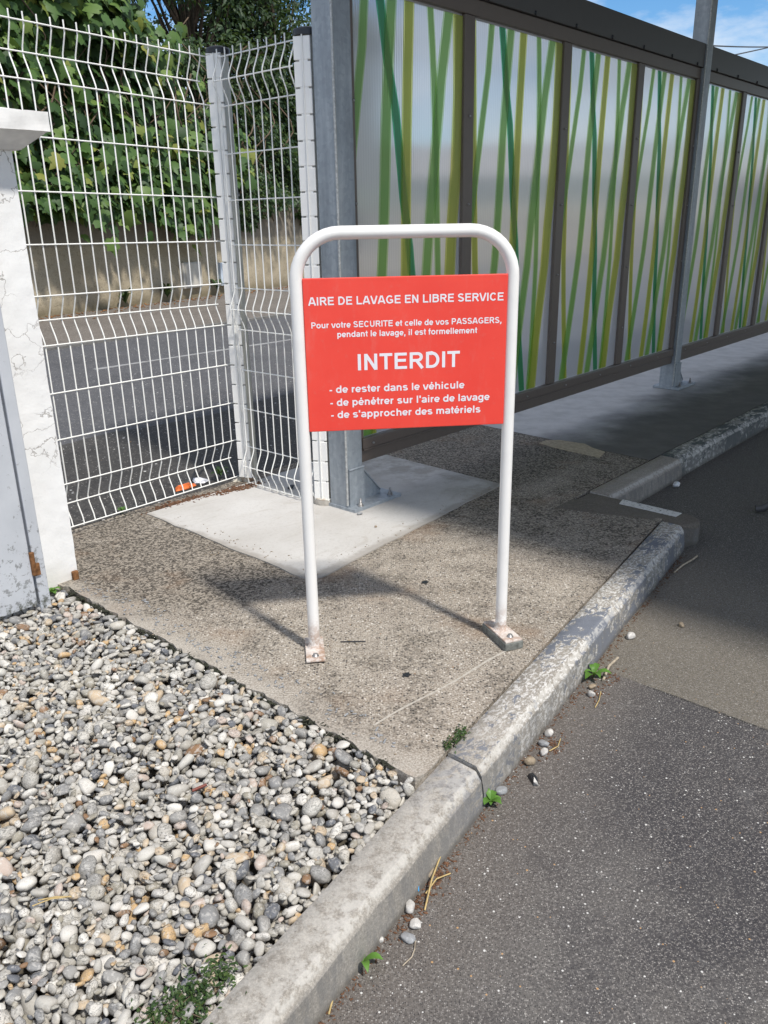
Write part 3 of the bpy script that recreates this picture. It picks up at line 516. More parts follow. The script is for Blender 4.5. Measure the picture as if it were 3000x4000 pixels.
def stroke_text(mb, text, x0, x1, y, capmm, to_world, depth, wd=136):
    adv = sum(G[c][0] for c in text); k = capmm / CAP; sx = (x1 - x0) / (adv - 110); cx = x0 - 55 * sx; lay = 0
    for ch in text:
        for pl in G[ch][1]:
            closed = len(pl) > 8 and (abs(pl[0][0] - pl[-1][0]) + abs(pl[0][1] - pl[-1][1])) < 1; pts = pl[:-1] if closed else pl
            n = len(pts); Lp, Rp = [], []
            for i in range(n):
                a = pts[(i - 1) % n] if (i > 0 or closed) else pts[i]; b = pts[(i + 1) % n] if (i < n - 1 or closed) else pts[i]
                dx, dy = b[0] - a[0], b[1] - a[1]; l = math.hypot(dx, dy) or 1; nx, ny = -dy / l, dx / l
                mit = 1.0
                if 0 < i < n - 1:
                    d1 = Vector((pts[i][0] - a[0], pts[i][1] - a[1])).normalized(); d2 = Vector((b[0] - pts[i][0], b[1] - pts[i][1])).normalized(); mit = min(1.4, 1 / max(0.5, math.sqrt(max(0, (1 + d1.dot(d2)) / 2))))
                h = wd / 2 * mit * (0.93 if abs(nx) < 0.4 else 1.0)
                Lp.append((pts[i][0] + nx * h, pts[i][1] + ny * h)); Rp.append((pts[i][0] - nx * h, pts[i][1] - ny * h))
            lay = (lay + 1) % 12; vs_ = [to_world(cx + p[0] * sx, y + p[1] * k, depth + lay * 2e-5) for p in Lp + Rp]
            m = n if closed else n - 1
            mb.add(vs_, [(n + i, n + (i + 1) % n, (i + 1) % n, i) for i in range(m)])
        cx += G[ch][0] * sx

# ------------------------------------------------------------------ the warning sign
LF, RF = Vector((-0.246, 2.327, 0)), Vector((0.373, 2.390, 0)); dv = (RF - LF).normalized(); pv = Vector((-dv.y, dv.x, 0)); zv = Vector((0, 0, 1))
SW = lambda x, y, d=0.0: LF + dv * x + zv * y - pv * d          # x along the sign, y up, d towards the viewer
sign = thing('warning_sign', 'red French car wash warning board in a white tubular hoop bolted to the pavement', 'sign', LF + dv * 0.32)
TR = 0.0182; xa, xb, zt_, cr = 0.0145, 0.6262, 1.2745, 0.125
path = [SW(xa, 0.012), SW(xa, 0.3), SW(xa, 0.7)] + [SW(xa + cr - cr * math.cos(R(a)), zt_ - cr + cr * math.sin(R(a))) for a in range(0, 91, 9)] + [SW(xb - cr + cr * math.sin(R(a)), zt_ - cr + cr * math.cos(R(a))) for a in range(0, 91, 9)] + [SW(xb, 0.7), SW(xb, 0.3), SW(xb, 0.03)]
b = MB(); b.tube(path, TR, 24); b.build('frame', M_WHITE, sign)
b = MB(); c0, c1 = SW(0.0315, 0.725, -0.004), SW(0.6095, 1.157, 0.012); b.hexa([SW(0.0315, 0.725, 0.012), SW(0.6095, 0.725, 0.012), SW(0.6095, 0.725, -0.004), SW(0.0315, 0.725, -0.004), SW(0.0315, 1.157, 0.012), SW(0.6095, 1.157, 0.012), SW(0.6095, 1.157, -0.004), SW(0.0315, 1.157, -0.004)])
brd = b.build('board', M_RED, sign, bevel=0.002)
tw_ = lambda x, y, d: SW(0.031 + x, 0.725 + y, d)
for tx, x0_, x1_, y_, cap_ in (("AIRE DE LAVAGE EN LIBRE SERVICE", 0.0155, 0.5665, 0.3595, 0.0222), ("Pour votre SECURITE et celle de vos PASSAGERS,", 0.0195, 0.5630, 0.2970, 0.0168), ("pendant le lavage, il est formellement", 0.0915, 0.4920, 0.2705, 0.0168), ("INTERDIT", 0.1465, 0.4415, 0.1755, 0.0460), ("- de rester dans le véhicule", 0.0640, 0.4570, 0.1125, 0.0212), ("- de pénétrer sur l'aire de lavage", 0.0650, 0.5330, 0.0745, 0.0212), ("- de s'approcher des matériels", 0.0660, 0.5070, 0.0385, 0.0212)):
    b = MB(); stroke_text(b, tx, x0_, x1_, y_, cap_, tw_, 0.0123); b.build('text_line', M_LETTER, brd)
def rotv(v, a): c, s = math.cos(R(a)), math.sin(R(a)); return Vector((v.x * c - v.y * s, v.x * s + v.y * c, 0))
for foot, ang, z0, lab in ((SW(xa, 0), 1, 0.006, None), (SW(xb, 0), 15, 0.027, 'rust-stained base plate on a grey packer')):
    ax, ay = rotv(dv, ang), rotv(pv, ang); c = foot - ay * 0.012
    b = MB(); b.obox((c.x, c.y, 0), ax, ay, 0.030, 0.077, z0, z0 + 0.007); pl = b.build('base_plate', M_PLATE, sign, bevel=0.0015)
    if lab: pl['label'] = lab
    b = MB(); bp = c - ay * 0.050; b.lathe((bp.x, bp.y, z0 + 0.007), [(0.011, 0), (0.011, 0.002), (0.0075, 0.0022), (0.0075, 0.008), (0.004, 0.0095)], 10); b.build('bolt', M_STEELBOLT, pl)
    b = MB(); b.lathe((foot.x, foot.y, z0 + 0.006), [(0.025, 0), (0.022, 0.004), (0.019, 0.012)], 20); b.build('weld', M_PLATE, pl)
    b = MB()
    if lab: b.obox((c.x, c.y, 0), ax, ay, 0.033, 0.080, 0.0, z0); b.build('packer', M_SHIM, sign, bevel=0.003)
    else: b.obox((c.x, c.y, 0), ax, ay, 0.024, 0.06, 0.0, z0); b.build('packer', M_SHIM, sign)

# ------------------------------------------------------------------ the wire mesh fence
def wpt(base, dirv, nrm, u, z, off): return base + dirv * u + nrm * off + zv * z
def fence_panel(name, base, dirv, nrm, us, umin, umax, ztop, slope, parent, apex=0.035, r=0.0031):
    b = MB(); zs = [ztop - 0.2 * i for i in range(11)]; folds = {0: 1, 5: 1, 9: 1}
    # horizontal wires, with the extra one along each fold
    hz = []
    for i, z in enumerate(zs):
        hz.append((z, 0.0))
        if i in folds: pass
    hz = [(ztop, 0), (ztop - 0.1, apex), (ztop - 0.2, 0), (ztop - 0.4, 0), (ztop - 0.6, 0), (ztop - 0.8, 0), (ztop - 1.0, 0), (ztop - 1.1, apex), (ztop - 1.2, 0), (ztop - 1.4, 0), (ztop - 1.6, 0), (ztop - 1.8, 0), (ztop - 1.9, apex), (ztop - 2.0, 0)]
    for z, o in hz:
        ua, ub = (umin, umax) if o == 0 else (us[0] - 0.012, us[-1] + 0.012)
        b.tube([wpt(base, dirv, nrm, ua, z + slope * ua, o - 0.006), wpt(base, dirv, nrm, ub, z + slope * ub, o - 0.006)], r, 6)
    prof = [(ztop + 0.032, 0), (ztop - 0.012, 0), (ztop - 0.03, 0.007), (ztop - 0.082, 0.031), (ztop - 0.1, apex), (ztop - 0.118, 0.031), (ztop - 0.17, 0.007), (ztop - 0.19, 0), (ztop - 1.01, 0), (ztop - 1.03, 0.007), (ztop - 1.082, 0.031), (ztop - 1.1, apex), (ztop - 1.118, 0.031), (ztop - 1.17, 0.007), (ztop - 1.19, 0), (ztop - 1.81, 0), (ztop - 1.83, 0.007), (ztop - 1.882, 0.031), (ztop - 1.9, apex), (ztop - 1.918, 0.031), (ztop - 1.97, 0.007), (ztop - 2.003, 0)]
    for u in us:
        b.tube([wpt(base, dirv, nrm, u, z + slope * u, o) for z, o in prof], r, 6)
    return b.build(name, M_WIRE, parent)
fence = thing('wire_fence', 'white welded wire fence turning a corner beside the white pier', 'fence', W(2.64, 3.34, 0))
P0 = Vector((-0.79983, 4.17965, 0)); th = R(51.680135); fd = Vector((math.cos(th), math.sin(th), 0)); fn = Vector((-math.sin(th), math.cos(th), 0))
us = [-0.05656 * i for i in range(25, -1, -1)]
fence_panel('mesh_panel', P0, fd, fn, us, us[0] - 0.02, 0.035, 2.0249, -0.0135, fence)
E3 = Vector(W(1, 0)); N3 = Vector(W(0, 1))
base2 = E3 * 2.585; us2 = [2.832 + 0.0566 * k for k in range(-1, 9)]
fence_panel('mesh_panel', base2, N3, -E3, us2, 2.735, 3.30, 2.008, 0.0, fence)
def fence_post(s0, t0, z1, collar, rot):
    wd = 0.076; cs = []; pc = (s0 + wd / 2, t0 + wd / 2); cr_, sr_ = math.cos(R(rot)), math.sin(R(rot))
    rt_ = lambda x, y: (pc[0] + x * cr_ - y * sr_, pc[1] + x * sr_ + y * cr_)          # local x towards +s, y towards +t
    def lbox(b, x0, x1, y0, y1, z0, z1_, m): b.hexa([W(*rt_(x, y), z) for z in (z0, z1_) for x, y in ((x0, y0), (x1, y0), (x1, y1), (x0, y1))], m)
    h = wd / 2
    for cx_, cy_, a0 in ((h - 0.018, -h + 0.018, -90), (h - 0.018, h - 0.018, 0), (-h + 0.018, h - 0.018, 90), (-h + 0.018, -h + 0.018, 180)):
        cs += [rt_(cx_ + 0.018 * math.cos(R(a0 + a)), cy_ + 0.018 * math.sin(R(a0 + a))) for a in (0, 30, 60, 90)]
    b = MB(); b.prism(cs, 0.0, z1 - 0.02); p = b.build('fence_post', M_POST, fence)
    p.data.polygons.foreach_set('use_smooth', [abs(q.normal.z) < 0.5 and q.area < 0.03 for q in p.data.polygons])
    b = MB(); c = W(*pc, z1 - 0.03); b.lathe(c, [(0.055, 0), (0.056, 0.018), (0.052, 0.026), (0.03, 0.033), (0.004, 0.034)], 24); b.build('post_cap', M_CAP, p)
    b = MB(); n = int((z1 - 0.06) / 0.1); lbox(b, -h - 0.006, -h + 0.004, -h + 0.004, h - 0.004, 0.026, z1 - 0.034, 1)
    for i in range(n + 1):
        za = 0.03 + i * 0.1; lbox(b, -h - 0.014, -h - 0.004, -h + 0.001, h - 0.001, za, min(za + 0.0925, z1 - 0.035), 0)
        if i < n: lbox(b, -h - 0.0130, -h - 0.005, -0.024, 0.014, za + 0.0885, za + 0.1015, 0)
    b.build('clip_strip', [M_STRIP, M_CLIP], p, bevel=0.0015, seg=1)
    b = MB(); e0 = rt_(-h - 0.017, -0.004); b.tube([W(*e0, 0.03), W(*e0, z1 - 0.03)], 0.003, 6); b.build('edge_wire', M_WIRE, p)
    if collar:
        b = MB(); b.lathe(W(*pc, 0), [(0.063, 0), (0.064, 0.03), (0.055, 0.034)], 26); b.build('collar', M_COLLAR, p)
        b = MB(); b.lathe(W(*pc, 0.033), [(0.062, 0), (0.062, 0.006), (0.05, 0.008)], 26); b.build('base_flange', M_POST, p)
        b = MB(); b.lathe(W(pc[0] + 0.02, pc[1] - 0.052, 0.04), [(0.009, 0), (0.009, 0.008), (0.005, 0.012)], 8); b.build('bolt', M_STEELBOLT, p)
fence_post(2.600, 3.305, 2.06, False, 24); fence_post(2.592, 2.712, 2.05, True, 22)

# ------------------------------------------------------------------ the canopy over the wash bay and its galvanised columns
can = thing('wash_canopy', 'wash bay canopy carried on grey galvanised box columns along the screen wall', 'canopy', W(2.65, 2.65, 0))
b = MB(); b.box(2.43, 16, -3.6, 2.70, 3.56, 3.66); b.box(2.40, 2.43, -3.63, 2.73, 3.46, 3.72); b.box(2.43, 16, 2.70, 2.73, 3.46, 3.72); b.build('roof', plain('canopy_sheet', (0.30, 0.31, 0.32), 0.5, 0.2), can)
def column(s0):
    s1, t0, t1 = s0 + 0.115, 2.575, 2.690
    b = MB(); b.box(s0, s1, t0, t1, 0.015, 3.55); c = b.build('column', M_GALV, can, bevel=0.008)
    b = MB(); b.tube([W(s0 + 0.002, t0 - 0.001, 0.03 + 3.5 * i / 30) for i in range(31)], 0.0055, 6); b.build('weld_seam', M_WELD, c)
    b = MB(); b.box(s0 - 0.004, s0 + 0.33, 2.520, 2.735, 0.002, 0.022); bpz = b.build('base_plate', M_GALV, c, bevel=0.002)
    b = MB(); b.box(s0 + 0.012, s1 - 0.002, t0 - 0.009, t0 - 0.001, 0.022, 0.20); b.tube([W(s0 + 0.012, t0 - 0.006, 0.202), W(s1, t0 - 0.006, 0.202)], 0.006, 6); b.build('cover_plate', M_GALV, c)
    for tg in (2.604, 2.676):
        b = MB(); v = [(s1, 0.022), (s1 + 0.150, 0.022), (s1 + 0.150, 0.040), (s1 + 0.014, 0.190), (s1, 0.190)]
        vs_ = [W(a, tg, z) for a, z in v] + [W(a, tg + 0.010, z) for a, z in v]; n = 5
        b.add(vs_, [(0, 1, 2, 3, 4), (9, 8, 7, 6, 5)] + [(i, i + 5, (i + 1) % n + 5, (i + 1) % n) for i in range(n)])
        b.tube([W(s1 + 0.003, tg - 0.002, 0.04 + 0.012 * i) for i in range(14)], 0.005, 6); b.tube([W(s1 + 0.016 + 0.134 * i / 8, tg - 0.001, 0.190 - 0.148 * i / 8) for i in range(9)], 0.0045, 6)
        b.build('gusset', M_GALV, c)
    for sb, tb in ((s0 + 0.055, 2.540), (s0 + 0.275, 2.545), (s0 + 0.29, 2.725)):
        b = MB(); b.lathe(W(sb, tb, 0.022), [(0.015, 0), (0.015, 0.004), (0.010, 0.0042), (0.010, 0.016), (0.006, 0.0165), (0.006, 0.036), (0.004, 0.038)], 6); b.build('bolt', M_STEELBOLT, bpz)
for k in range(3): column(2.600 + k * 3.715)

# ------------------------------------------------------------------ the screen wall: bronze frame, printed twin-wall panes
scr = thing('screen_wall', 'translucent screen wall printed with green bamboo stalks in a dark bronze frame', 'screen wall', W(2.78, 2.72, 0))
NP = 10; QS = 0.958; S0 = 2.637; PIT = 0.9149; T0 = 2.6095
ZZ = lambda z: 1.3 + (z - 1.3) * QS
def bar(name, s0, s1, t0, t1, z0, z1, mat=None, parent=None, bev=0.004):
    b = MB(); b.box(s0, s1, t0, t1, z0, z1); return b.build(name, mat or M_BROWN, parent or scr, bevel=bev)
SE_ = S0 + NP * PIT
ZR0, ZR1, ZP0, ZP1, ZH, ZB = ZZ(0.162), ZZ(0.226), ZZ(0.286), ZZ(2.25), ZZ(2.326), ZZ(2.482)
def screws(parent, pts):
    b = MB()
    for s, z, t in pts: b.lathe(W(s, t, z), [(0.001, -0.006), (0.006, -0.004), (0.007, 0), (0.006, 0.004), (0.001, 0.006)], 8)
    b.build('screws', M_STEELBOLT, parent)
for k in range(NP + 1):
    sm = S0 + k * PIT
    a_, b_ = (2.717, 2.748) if k == 0 else (sm - 0.038, sm + 0.043)
    if k == 4: b_ = 6.313
    if k == 8: b_ = 10.028
    m = bar('mullion', a_, b_, T0 - 0.014, T0 + 0.05, ZP0, ZP1)
    screws(m, [((a_ + b_) / 2 + 0.004, ZZ(z), T0 - 0.016) for z in (0.55, 0.97, 1.38, 1.80)])
segs = [(2.717, 6.313), (6.432, 10.028), (10.147, SE_)]
for a_, b_ in segs:
    rail = bar('bottom_rail', a_, b_, T0 - 0.010, T0 + 0.05, ZR0, ZR1); lip = bar('rail_cover', a_ + 0.02, b_, T0 - 0.020, T0 + 0.04, ZR1 + 0.0015, ZP0 - 0.001, None, rail, 0.006)
    screws(lip, [(a_ + 0.09 + 0.4575 * i, ZZ(0.252), T0 - 0.022) for i in range(int((b_ - a_ - 0.1) / 0.4575) + 1)])
    b = MB(); b.tube([W(a_ + 0.02, T0 - 0.02, ZR1), W(b_ - 0.01, T0 - 0.02, ZR1)], 0.004, 6); b.build('bead', M_BROWN, rail)
    bar('head_frame', a_, b_, T0 - 0.012, T0 + 0.05, ZP1 + 0.001, ZH - 0.001)
    beam = bar('top_beam', a_, b_, T0 - 0.028, T0 + 0.06, ZH, ZB, M_BEAM)
    b = MB()
    for i in range(int((b_ - a_) / 0.4192) + 1): b.lathe(W(a_ + 0.12 + 0.4192 * i, T0 - 0.0285, ZH + 0.011), [(0.001, -0.011), (0.007, -0.008), (0.008, 0), (0.007, 0.008), (0.001, 0.011)], 8)
    b.build('bolt_heads', M_CAP, beam)
STR = [  # (material, polyline of (u, z), width): back to front, u from the left edge of a pane
 (3, [(0.262, 2.24), (0.31, 1.975), (0.36, 1.79), (0.39, 1.6), (0.42, 1.395), (0.462, 1.18), (0.478, 1.05), (0.50, 0.8), (0.585, 0.28)], 0.046),
 (2, [(0.004, 2.24), (0.012, 2.03), (0.022, 1.70), (0.040, 1.40), (0.064, 1.07), (0.100, 0.75), (0.157, 0.28)], 0.043),
 (1, [(0.172, 2.24), (0.147, 2.02), (0.096, 1.77), (0.060, 1.585), (0.012, 1.30), (-0.03, 1.05)], 0.043),
 (1, [(0.345, 2.24), (0.296, 1.72), (0.262, 1.26), (0.244, 1.06), (0.205, 0.80), (0.120, 0.28)], 0.058),
 (2, [(0.462, 2.24), (0.448, 1.80), (0.435, 1.46), (0.420, 1.05), (0.395, 0.65), (0.364, 0.28)], 0.056),
 (1, [(0.612, 2.24), (0.644, 1.95), (0.668, 1.61), (0.678, 1.25), (0.683, 1.04), (0.668, 0.55), (0.655, 0.28)], 0.040),
 (2, [(0.832, 2.24), (0.840, 1.90), (0.830, 1.54), (0.800, 1.25), (0.786, 1.03), (0.715, 0.6), (0.690, 0.28)], 0.070),
 (1, [(0.758, 2.24), (0.697, 1.95), (0.652, 1.61), (0.617, 1.32), (0.590, 1.04), (0.520, 0.65), (0.453, 0.28)], 0.062),
]
for k in range(NP):
    a0 = S0 + k * PIT + 0.043; a1 = S0 + (k + 1) * PIT - 0.038
    if k == 4: a0 = 6.434
    b = MB(); b.box(a0, a1, T0 + 0.006, T0 + 0.016, ZP0 + 0.001, ZP1, 4); b.m[2] = 0
    sft = 0.0 if k else 0.0
    ub0 = S0 + k * PIT + 0.043 - a0
    for i, (mi, pl, wd) in enumerate(STR):
        P = []
        for q in range(len(pl) - 1):
            for f in (0, 0.34, 0.67): P.append((pl[q][0] + (pl[q + 1][0] - pl[q][0]) * f, pl[q][1] + (pl[q + 1][1] - pl[q][1]) * f))
        P.append(pl[-1]); P = [((u + 0.004 * math.sin(z * 4 + i)) * QS + ub0, ZZ(z)) for u, z in P]
        for lay, kw, mm in ((0, 0.64, mi + 4), (1, 0.46, mi)):          # the print: a faint wide edge under the solid stalk
            tt = T0 + 0.0055 - 0.0007 * i - 0.0003 * lay; vs_ = []
            for u, z in P:
                ua, ub = max(0, min(a1 - a0, u - wd * kw)), max(0, min(a1 - a0, u + wd * kw)); zz = min(ZP1 - 0.001, max(ZP0 + 0.002, z))
                vs_ += [W(a0 + ua, tt, zz), W(a0 + ub, tt, zz)]
            fs = [(2 * q + 2, 2 * q + 3, 2 * q + 1, 2 * q) for q in range(len(P) - 1) if (Vector(vs_[2 * q]) - Vector(vs_[2 * q + 1])).length > 0.002]
            b.add(vs_, fs, mm)
    b.build('pane', [M_POLY, M_S1, M_S2, M_S3, M_CLEAR, M_F1, M_F2, M_F3], scr)
# ------------------------------------------------------------------ gate pier and metal gate
pier = thing('gate_pier', 'white rendered gate pier with fine cracks and an overhanging coping', 'pier', W(1.22, 3.02, 0))
b = MB(); n_ = 24; vs_ = []
ring = [(1.379, 2.870), (1.379, 3.17), (1.06, 3.17), (1.06, 2.870)]
def rough_box(b, s0, s1, t0, t1, z0, z1, amp, ns, nt_, nz_, m=0, seed=0):
    def face(f, nu, nv):
        vs_ = []
        for j in range(nv + 1):
            for i in range(nu + 1):
                s, t, z = f(i / nu, j / nv); d = Vector((mnoise.noise(Vector((s * 6 + seed, t * 6, z * 6))), mnoise.noise(Vector((s * 6, t * 6 + 9, z * 6))), 0)) * amp + Vector((mnoise.noise(Vector((s * 25 + seed, t * 25, z * 25))), mnoise.noise(Vector((s * 25, t * 25 + 9, z * 25))), mnoise.noise(Vector((s * 25 + 4, t * 25, z * 25))))) * amp * 0.6
                vs_.append(W(s + d.x, t + d.y, z + d.z * 0.5))
        b.add(vs_, [(j * (nu + 1) + i, j * (nu + 1) + i + 1, (j + 1) * (nu + 1) + i + 1, (j + 1) * (nu + 1) + i) for j in range(nv) for i in range(nu)], m)
    face(lambda u, v: (s0 + (s1 - s0) * u, t0, z0 + (z1 - z0) * v), ns, nz_); face(lambda u, v: (s1, t0 + (t1 - t0) * u, z0 + (z1 - z0) * v), nt_, nz_)
    face(lambda u, v: (s1 + (s0 - s1) * u, t1, z0 + (z1 - z0) * v), ns, nz_); face(lambda u, v: (s0, t1 + (t0 - t1) * u, z0 + (z1 - z0) * v), nt_, nz_)
    face(lambda u, v: (s0 + (s1 - s0) * u, t0 + (t1 - t0) * v, z1), ns, nt_); face(lambda u, v: (s0 + (s1 - s0) * u, t1 + (t0 - t1) * v, z0), ns, nt_)
rough_box(b, 1.06, 1.379, 2.870, 3.17, -0.09, 1.56, 0.0022, 24, 20, 110); b.build('pier_body', M_PIER, pier)
b = MB()
c0 = (0.935, 1.462, 2.752, 3.29)
rough_box(b, c0[0], c0[1], c0[2], c0[3], 1.597, 1.655, 0.004, 30, 30, 6, 0, 3)
lo = [(1.04, 2.85), (1.40, 2.85), (1.40, 3.19), (1.04, 3.19)]; hi = [(c0[0] + 0.004, c0[2] + 0.004), (c0[1] - 0.004, c0[2] + 0.004), (c0[1] - 0.004, c0[3] - 0.004), (c0[0] + 0.004, c0[3] - 0.004)]
b.add([W(s, t, 1.545) for s, t in lo] + [W(s, t, 1.599) for s, t in hi], [(3, 2, 1, 0)] + [(i, (i + 1) % 4, 4 + (i + 1) % 4, 4 + i) for i in range(4)])
b.add([W(s, t, 1.652) for s, t in hi] + [W(1.2, 3.02, 1.70)], [(i, (i + 1) % 4, 4) for i in range(4)])
b.build('coping', M_COPE, pier)
gate = thing('metal_gate', 'peeling light grey sheet metal gate hung at the left of the white pier', 'gate', W(0.6, 2.755, 0))
b = MB(); b.box(-0.4, 1.150, 2.742, 2.768, 0.005, 1.42); b.build('gate_leaf', M_GATE, gate, bevel=0.004)
b = MB(); b.box(1.159, 1.200, 2.742, 2.866, -0.06, 1.46); b.build('jamb', M_GATE, gate, bevel=0.004)
for z in (0.17, 1.15):
    b = MB(); b.tube([W(1.1555, 2.738, z - 0.045), W(1.1555, 2.738, z + 0.04)], 0.009, 12); b.box(1.152, 1.176, 2.733, 2.742, z - 0.05, z - 0.005); b.build('hinge', M_RUST, gate)
b = MB(); b.box(1.350, 1.374, 2.852, 2.869, -0.06, 0.035); tag(b.build('rusty_stub', M_RUST, None, W(1.36, 2.86, 0), bevel=0.004), 'short rusted steel stub at the right foot of the white pier', 'steel stub')

# ------------------------------------------------------------------ across the street: wall, meter boxes
wd_ = Vector(W(1, 0.24)).normalized(); wn_ = Vector((wd_.y, -wd_.x, 0))       # wn_ faces the street
WB = lambda s, off=0.0, z=0.0: Vector(W(s, tw(s), 0)) + wn_ * off + zv * z
b = MB(); n = 160; rows = 18; vs_ = []
for i in range(n + 1):
    s = 2.0 + 36.0 * i / n
    for j in range(rows + 1):
        z = -0.05 + 1.75 * j / rows; d = 0.02 * mnoise.noise(Vector((s * 1.5, z * 1.5, 0))) + 0.012 * mnoise.noise(Vector((s * 6, z * 6, 3)))
        vs_.append(WB(s, d, z))
    vs_.append(WB(s, -0.25, 1.70)); vs_.append(WB(s, -0.25, -0.05))
k = rows + 3
b.add(vs_, [(i * k + j, (i + 1) * k + j, (i + 1) * k + j + 1, i * k + j + 1) for i in range(n) for j in range(k - 1)])
tag(b.build('boundary_wall', M_WALL, None, WB(9)), 'long stained ochre roughcast wall under the foliage across the street', 'wall')
def meter(sa, sb, z0, z1, mat, lab):
    t = thing('meter_box', lab, 'meter box', WB((sa + sb) / 2, 0.02, z0)); w2 = (WB(sb) - WB(sa)).length / 2; c = WB((sa + sb) / 2, 0.02)
    b = MB(); b.obox(c, wd_, wn_, w2, 0.06, z0, z1); b.build('cabinet', mat, t, bevel=0.01); c2 = WB((sa + sb) / 2 + 0.02, 0.085)
    b = MB(); b.obox(c2, wd_, wn_, w2 * 0.86, 0.008, z0 + 0.02, z1 - 0.02); b.build('door', mat, t, bevel=0.004)
meter(9.10, 9.60, 0.20, 0.66, plain('beige_meter_plastic', (0.54, 0.51, 0.45), 0.6, 0, 0.1, 10), 'wide beige utility box set in the ochre wall')
meter(10.14, 10.60, 0.18, 0.61, plain('blue_grey_meter_plastic', (0.58, 0.65, 0.73), 0.5, 0, 0.1, 10), 'pale blue-grey utility box low on the wall beside the fence post')

# ------------------------------------------------------------------ foliage
def leaf_big():
    o = [(0, 0), (0.16, -0.10), (0.40, -0.02), (0.50, 0.20), (0.36, 0.30), (0.44, 0.52), (0.26, 0.55), (0.14, 0.72), (0, 1.0)]
    v = []; f = []
    right = [(x, y, -0.16 * abs(x) - 0.22 * y * y) for x, y in o]; left = [(-x, y, z) for x, y, z in right]
    v = right + left[1:-1]; mid = len(v); v += [(0, 0.33, -0.01), (0, 0.66, -0.075)]; n = len(right)
    f = []
    rs = list(range(n)); ls = [0] + list(range(n, n + n - 2)) + [n - 1]
    for seq, fl in ((rs, 0), (ls, 1)):
        for i in range(n - 1):
            c = mid if i < 5 else mid + 1
            f.append((seq[i], seq[i + 1], c) if not fl else (seq[i + 1], seq[i], c))
        f.append((seq[5], mid + 1, mid) if not fl else (mid, mid + 1, seq[5]))
    return np.array(v), np.array(f)
def leaf_small():
    v = np.array([(0, 0, 0), (0.22, 0.35, 0.05), (0.16, 0.72, 0.0), (0, 1.0, -0.1), (-0.16, 0.72, 0.0), (-0.22, 0.35, 0.05), (0, 0.45, -0.03)]); f = np.array([(0, 1, 6), (1, 2, 6), (2, 3, 6), (3, 4, 6), (4, 5, 6), (5, 0, 6)]); return v, f
def scatter(leaf, pos, size, normal, droop, rnd_amt):
    v0, f0 = leaf; n = len(pos); nv = len(v0)
    nr = normal + rng.normal(0, rnd_amt, (n, 3)); nr /= np.linalg.norm(nr, axis=1)[:, None]
    d = droop + rng.normal(0, 0.55, (n, 3)); d -= nr * (d * nr).sum(1)[:, None]; d /= np.linalg.norm(d, axis=1)[:, None] + 1e-9
    x = np.cross(d, nr); sz = size[:, None, None] if size.ndim == 1 else size
    V = (x[:, None, :] * v0[None, :, 0:1] + d[:, None, :] * v0[None, :, 1:2] + nr[:, None, :] * v0[None, :, 2:3]) * sz + pos[:, None, :]
    F = (f0[None] + (np.arange(n) * nv)[:, None, None]).reshape(-1, 3)
    return V.reshape(-1, 3), F
wnv = np.array(wn_); wdv = np.array(wd_); org9 = np.array(WB(9)); sscale = (WB(10) - WB(9)).length
def wallpos(s, off, z): return org9[None] + wdv[None] * ((s - 9) * sscale)[:, None] + wnv[None] * off[:, None] + np.array([0, 0, 1.0])[None] * z[:, None]
# big-leaved vine spilling over the wall
NV = 6200; NC = 115
cl_s = rng.uniform(3.4, 12.2, NC); cl_z = rng.uniform(1.45, 5.6, NC); cl_o = rng.uniform(-0.15, 0.62, NC) - 0.08 * (cl_z - 1.6)
ci = rng.integers(0, NC, NV)
vs_s = cl_s[ci] + rng.normal(0, 0.30, NV); vs_z = cl_z[ci] + rng.normal(0, 0.26, NV); vs_o = cl_o[ci] + rng.normal(0, 0.10, NV)
edge = 1.18 + 0.34 * np.sin(vs_s * 1.9) * np.sin(vs_s * 0.7 + 1) + 0.15 * np.sin(vs_s * 5.3)
edge += 0.35 * np.clip((6.6 - vs_s) / 1.5, 0, 1) + 0.3 * np.clip((vs_s - 10.8) / 1.0, 0, 1)
# a deeper layer of leaves behind the front clumps
NB = 5200
bs = rng.uniform(3.0, 12.4, NB); bz = rng.uniform(1.6, 5.9, NB); bo = rng.uniform(-0.75, -0.35, NB)
vs_s = np.concatenate([vs_s, bs]); vs_z = np.concatenate([vs_z, bz]); vs_o = np.concatenate([vs_o, bo]); edge = np.concatenate([edge, np.full(NB, 1.55)])
NR = 1000; vs_s = np.concatenate([vs_s, rng.uniform(3.4, 11.6, NR)]); vs_z = np.concatenate([vs_z, rng.uniform(1.5, 1.95, NR)]); vs_o = np.concatenate([vs_o, rng.uniform(0.08, 0.46, NR)]); edge = np.concatenate([edge, np.full(NR, 1.4)])
keep = (vs_z > edge) & (vs_s < 10.5 + 0.4 * np.sin(vs_z * 3))
keep &= ~((vs_z < 1.75) & (vs_o < 0.10)); keep &= vs_z < 6.4 - 0.62 * np.clip(vs_s - 6.0, 0, 9) + 0.35 * np.sin(vs_s * 4.1)
vs_s, vs_z, vs_o = vs_s[keep], vs_z[keep], np.maximum(vs_o[keep], np.where(vs_z[keep] < 1.75, 0.12, -0.9))
vine = thing('climbing_vine', 'large-leaved climbing vine spilling over the ochre wall on the left', 'vine', WB(8, 0, 1.7))
V, F = scatter(leaf_big(), wallpos(vs_s, vs_o, vs_z), rng.uniform(0.13, 0.31, len(vs_s)), wnv[None] * 0.9 + np.array([[0.12, -0.15, 0.65]]), np.array([[0, 0, -1.0]]) + wnv[None] * 0.45, 0.5)
mesh_obj('foliage', V, F, M_VINE, vine)
b = MB()
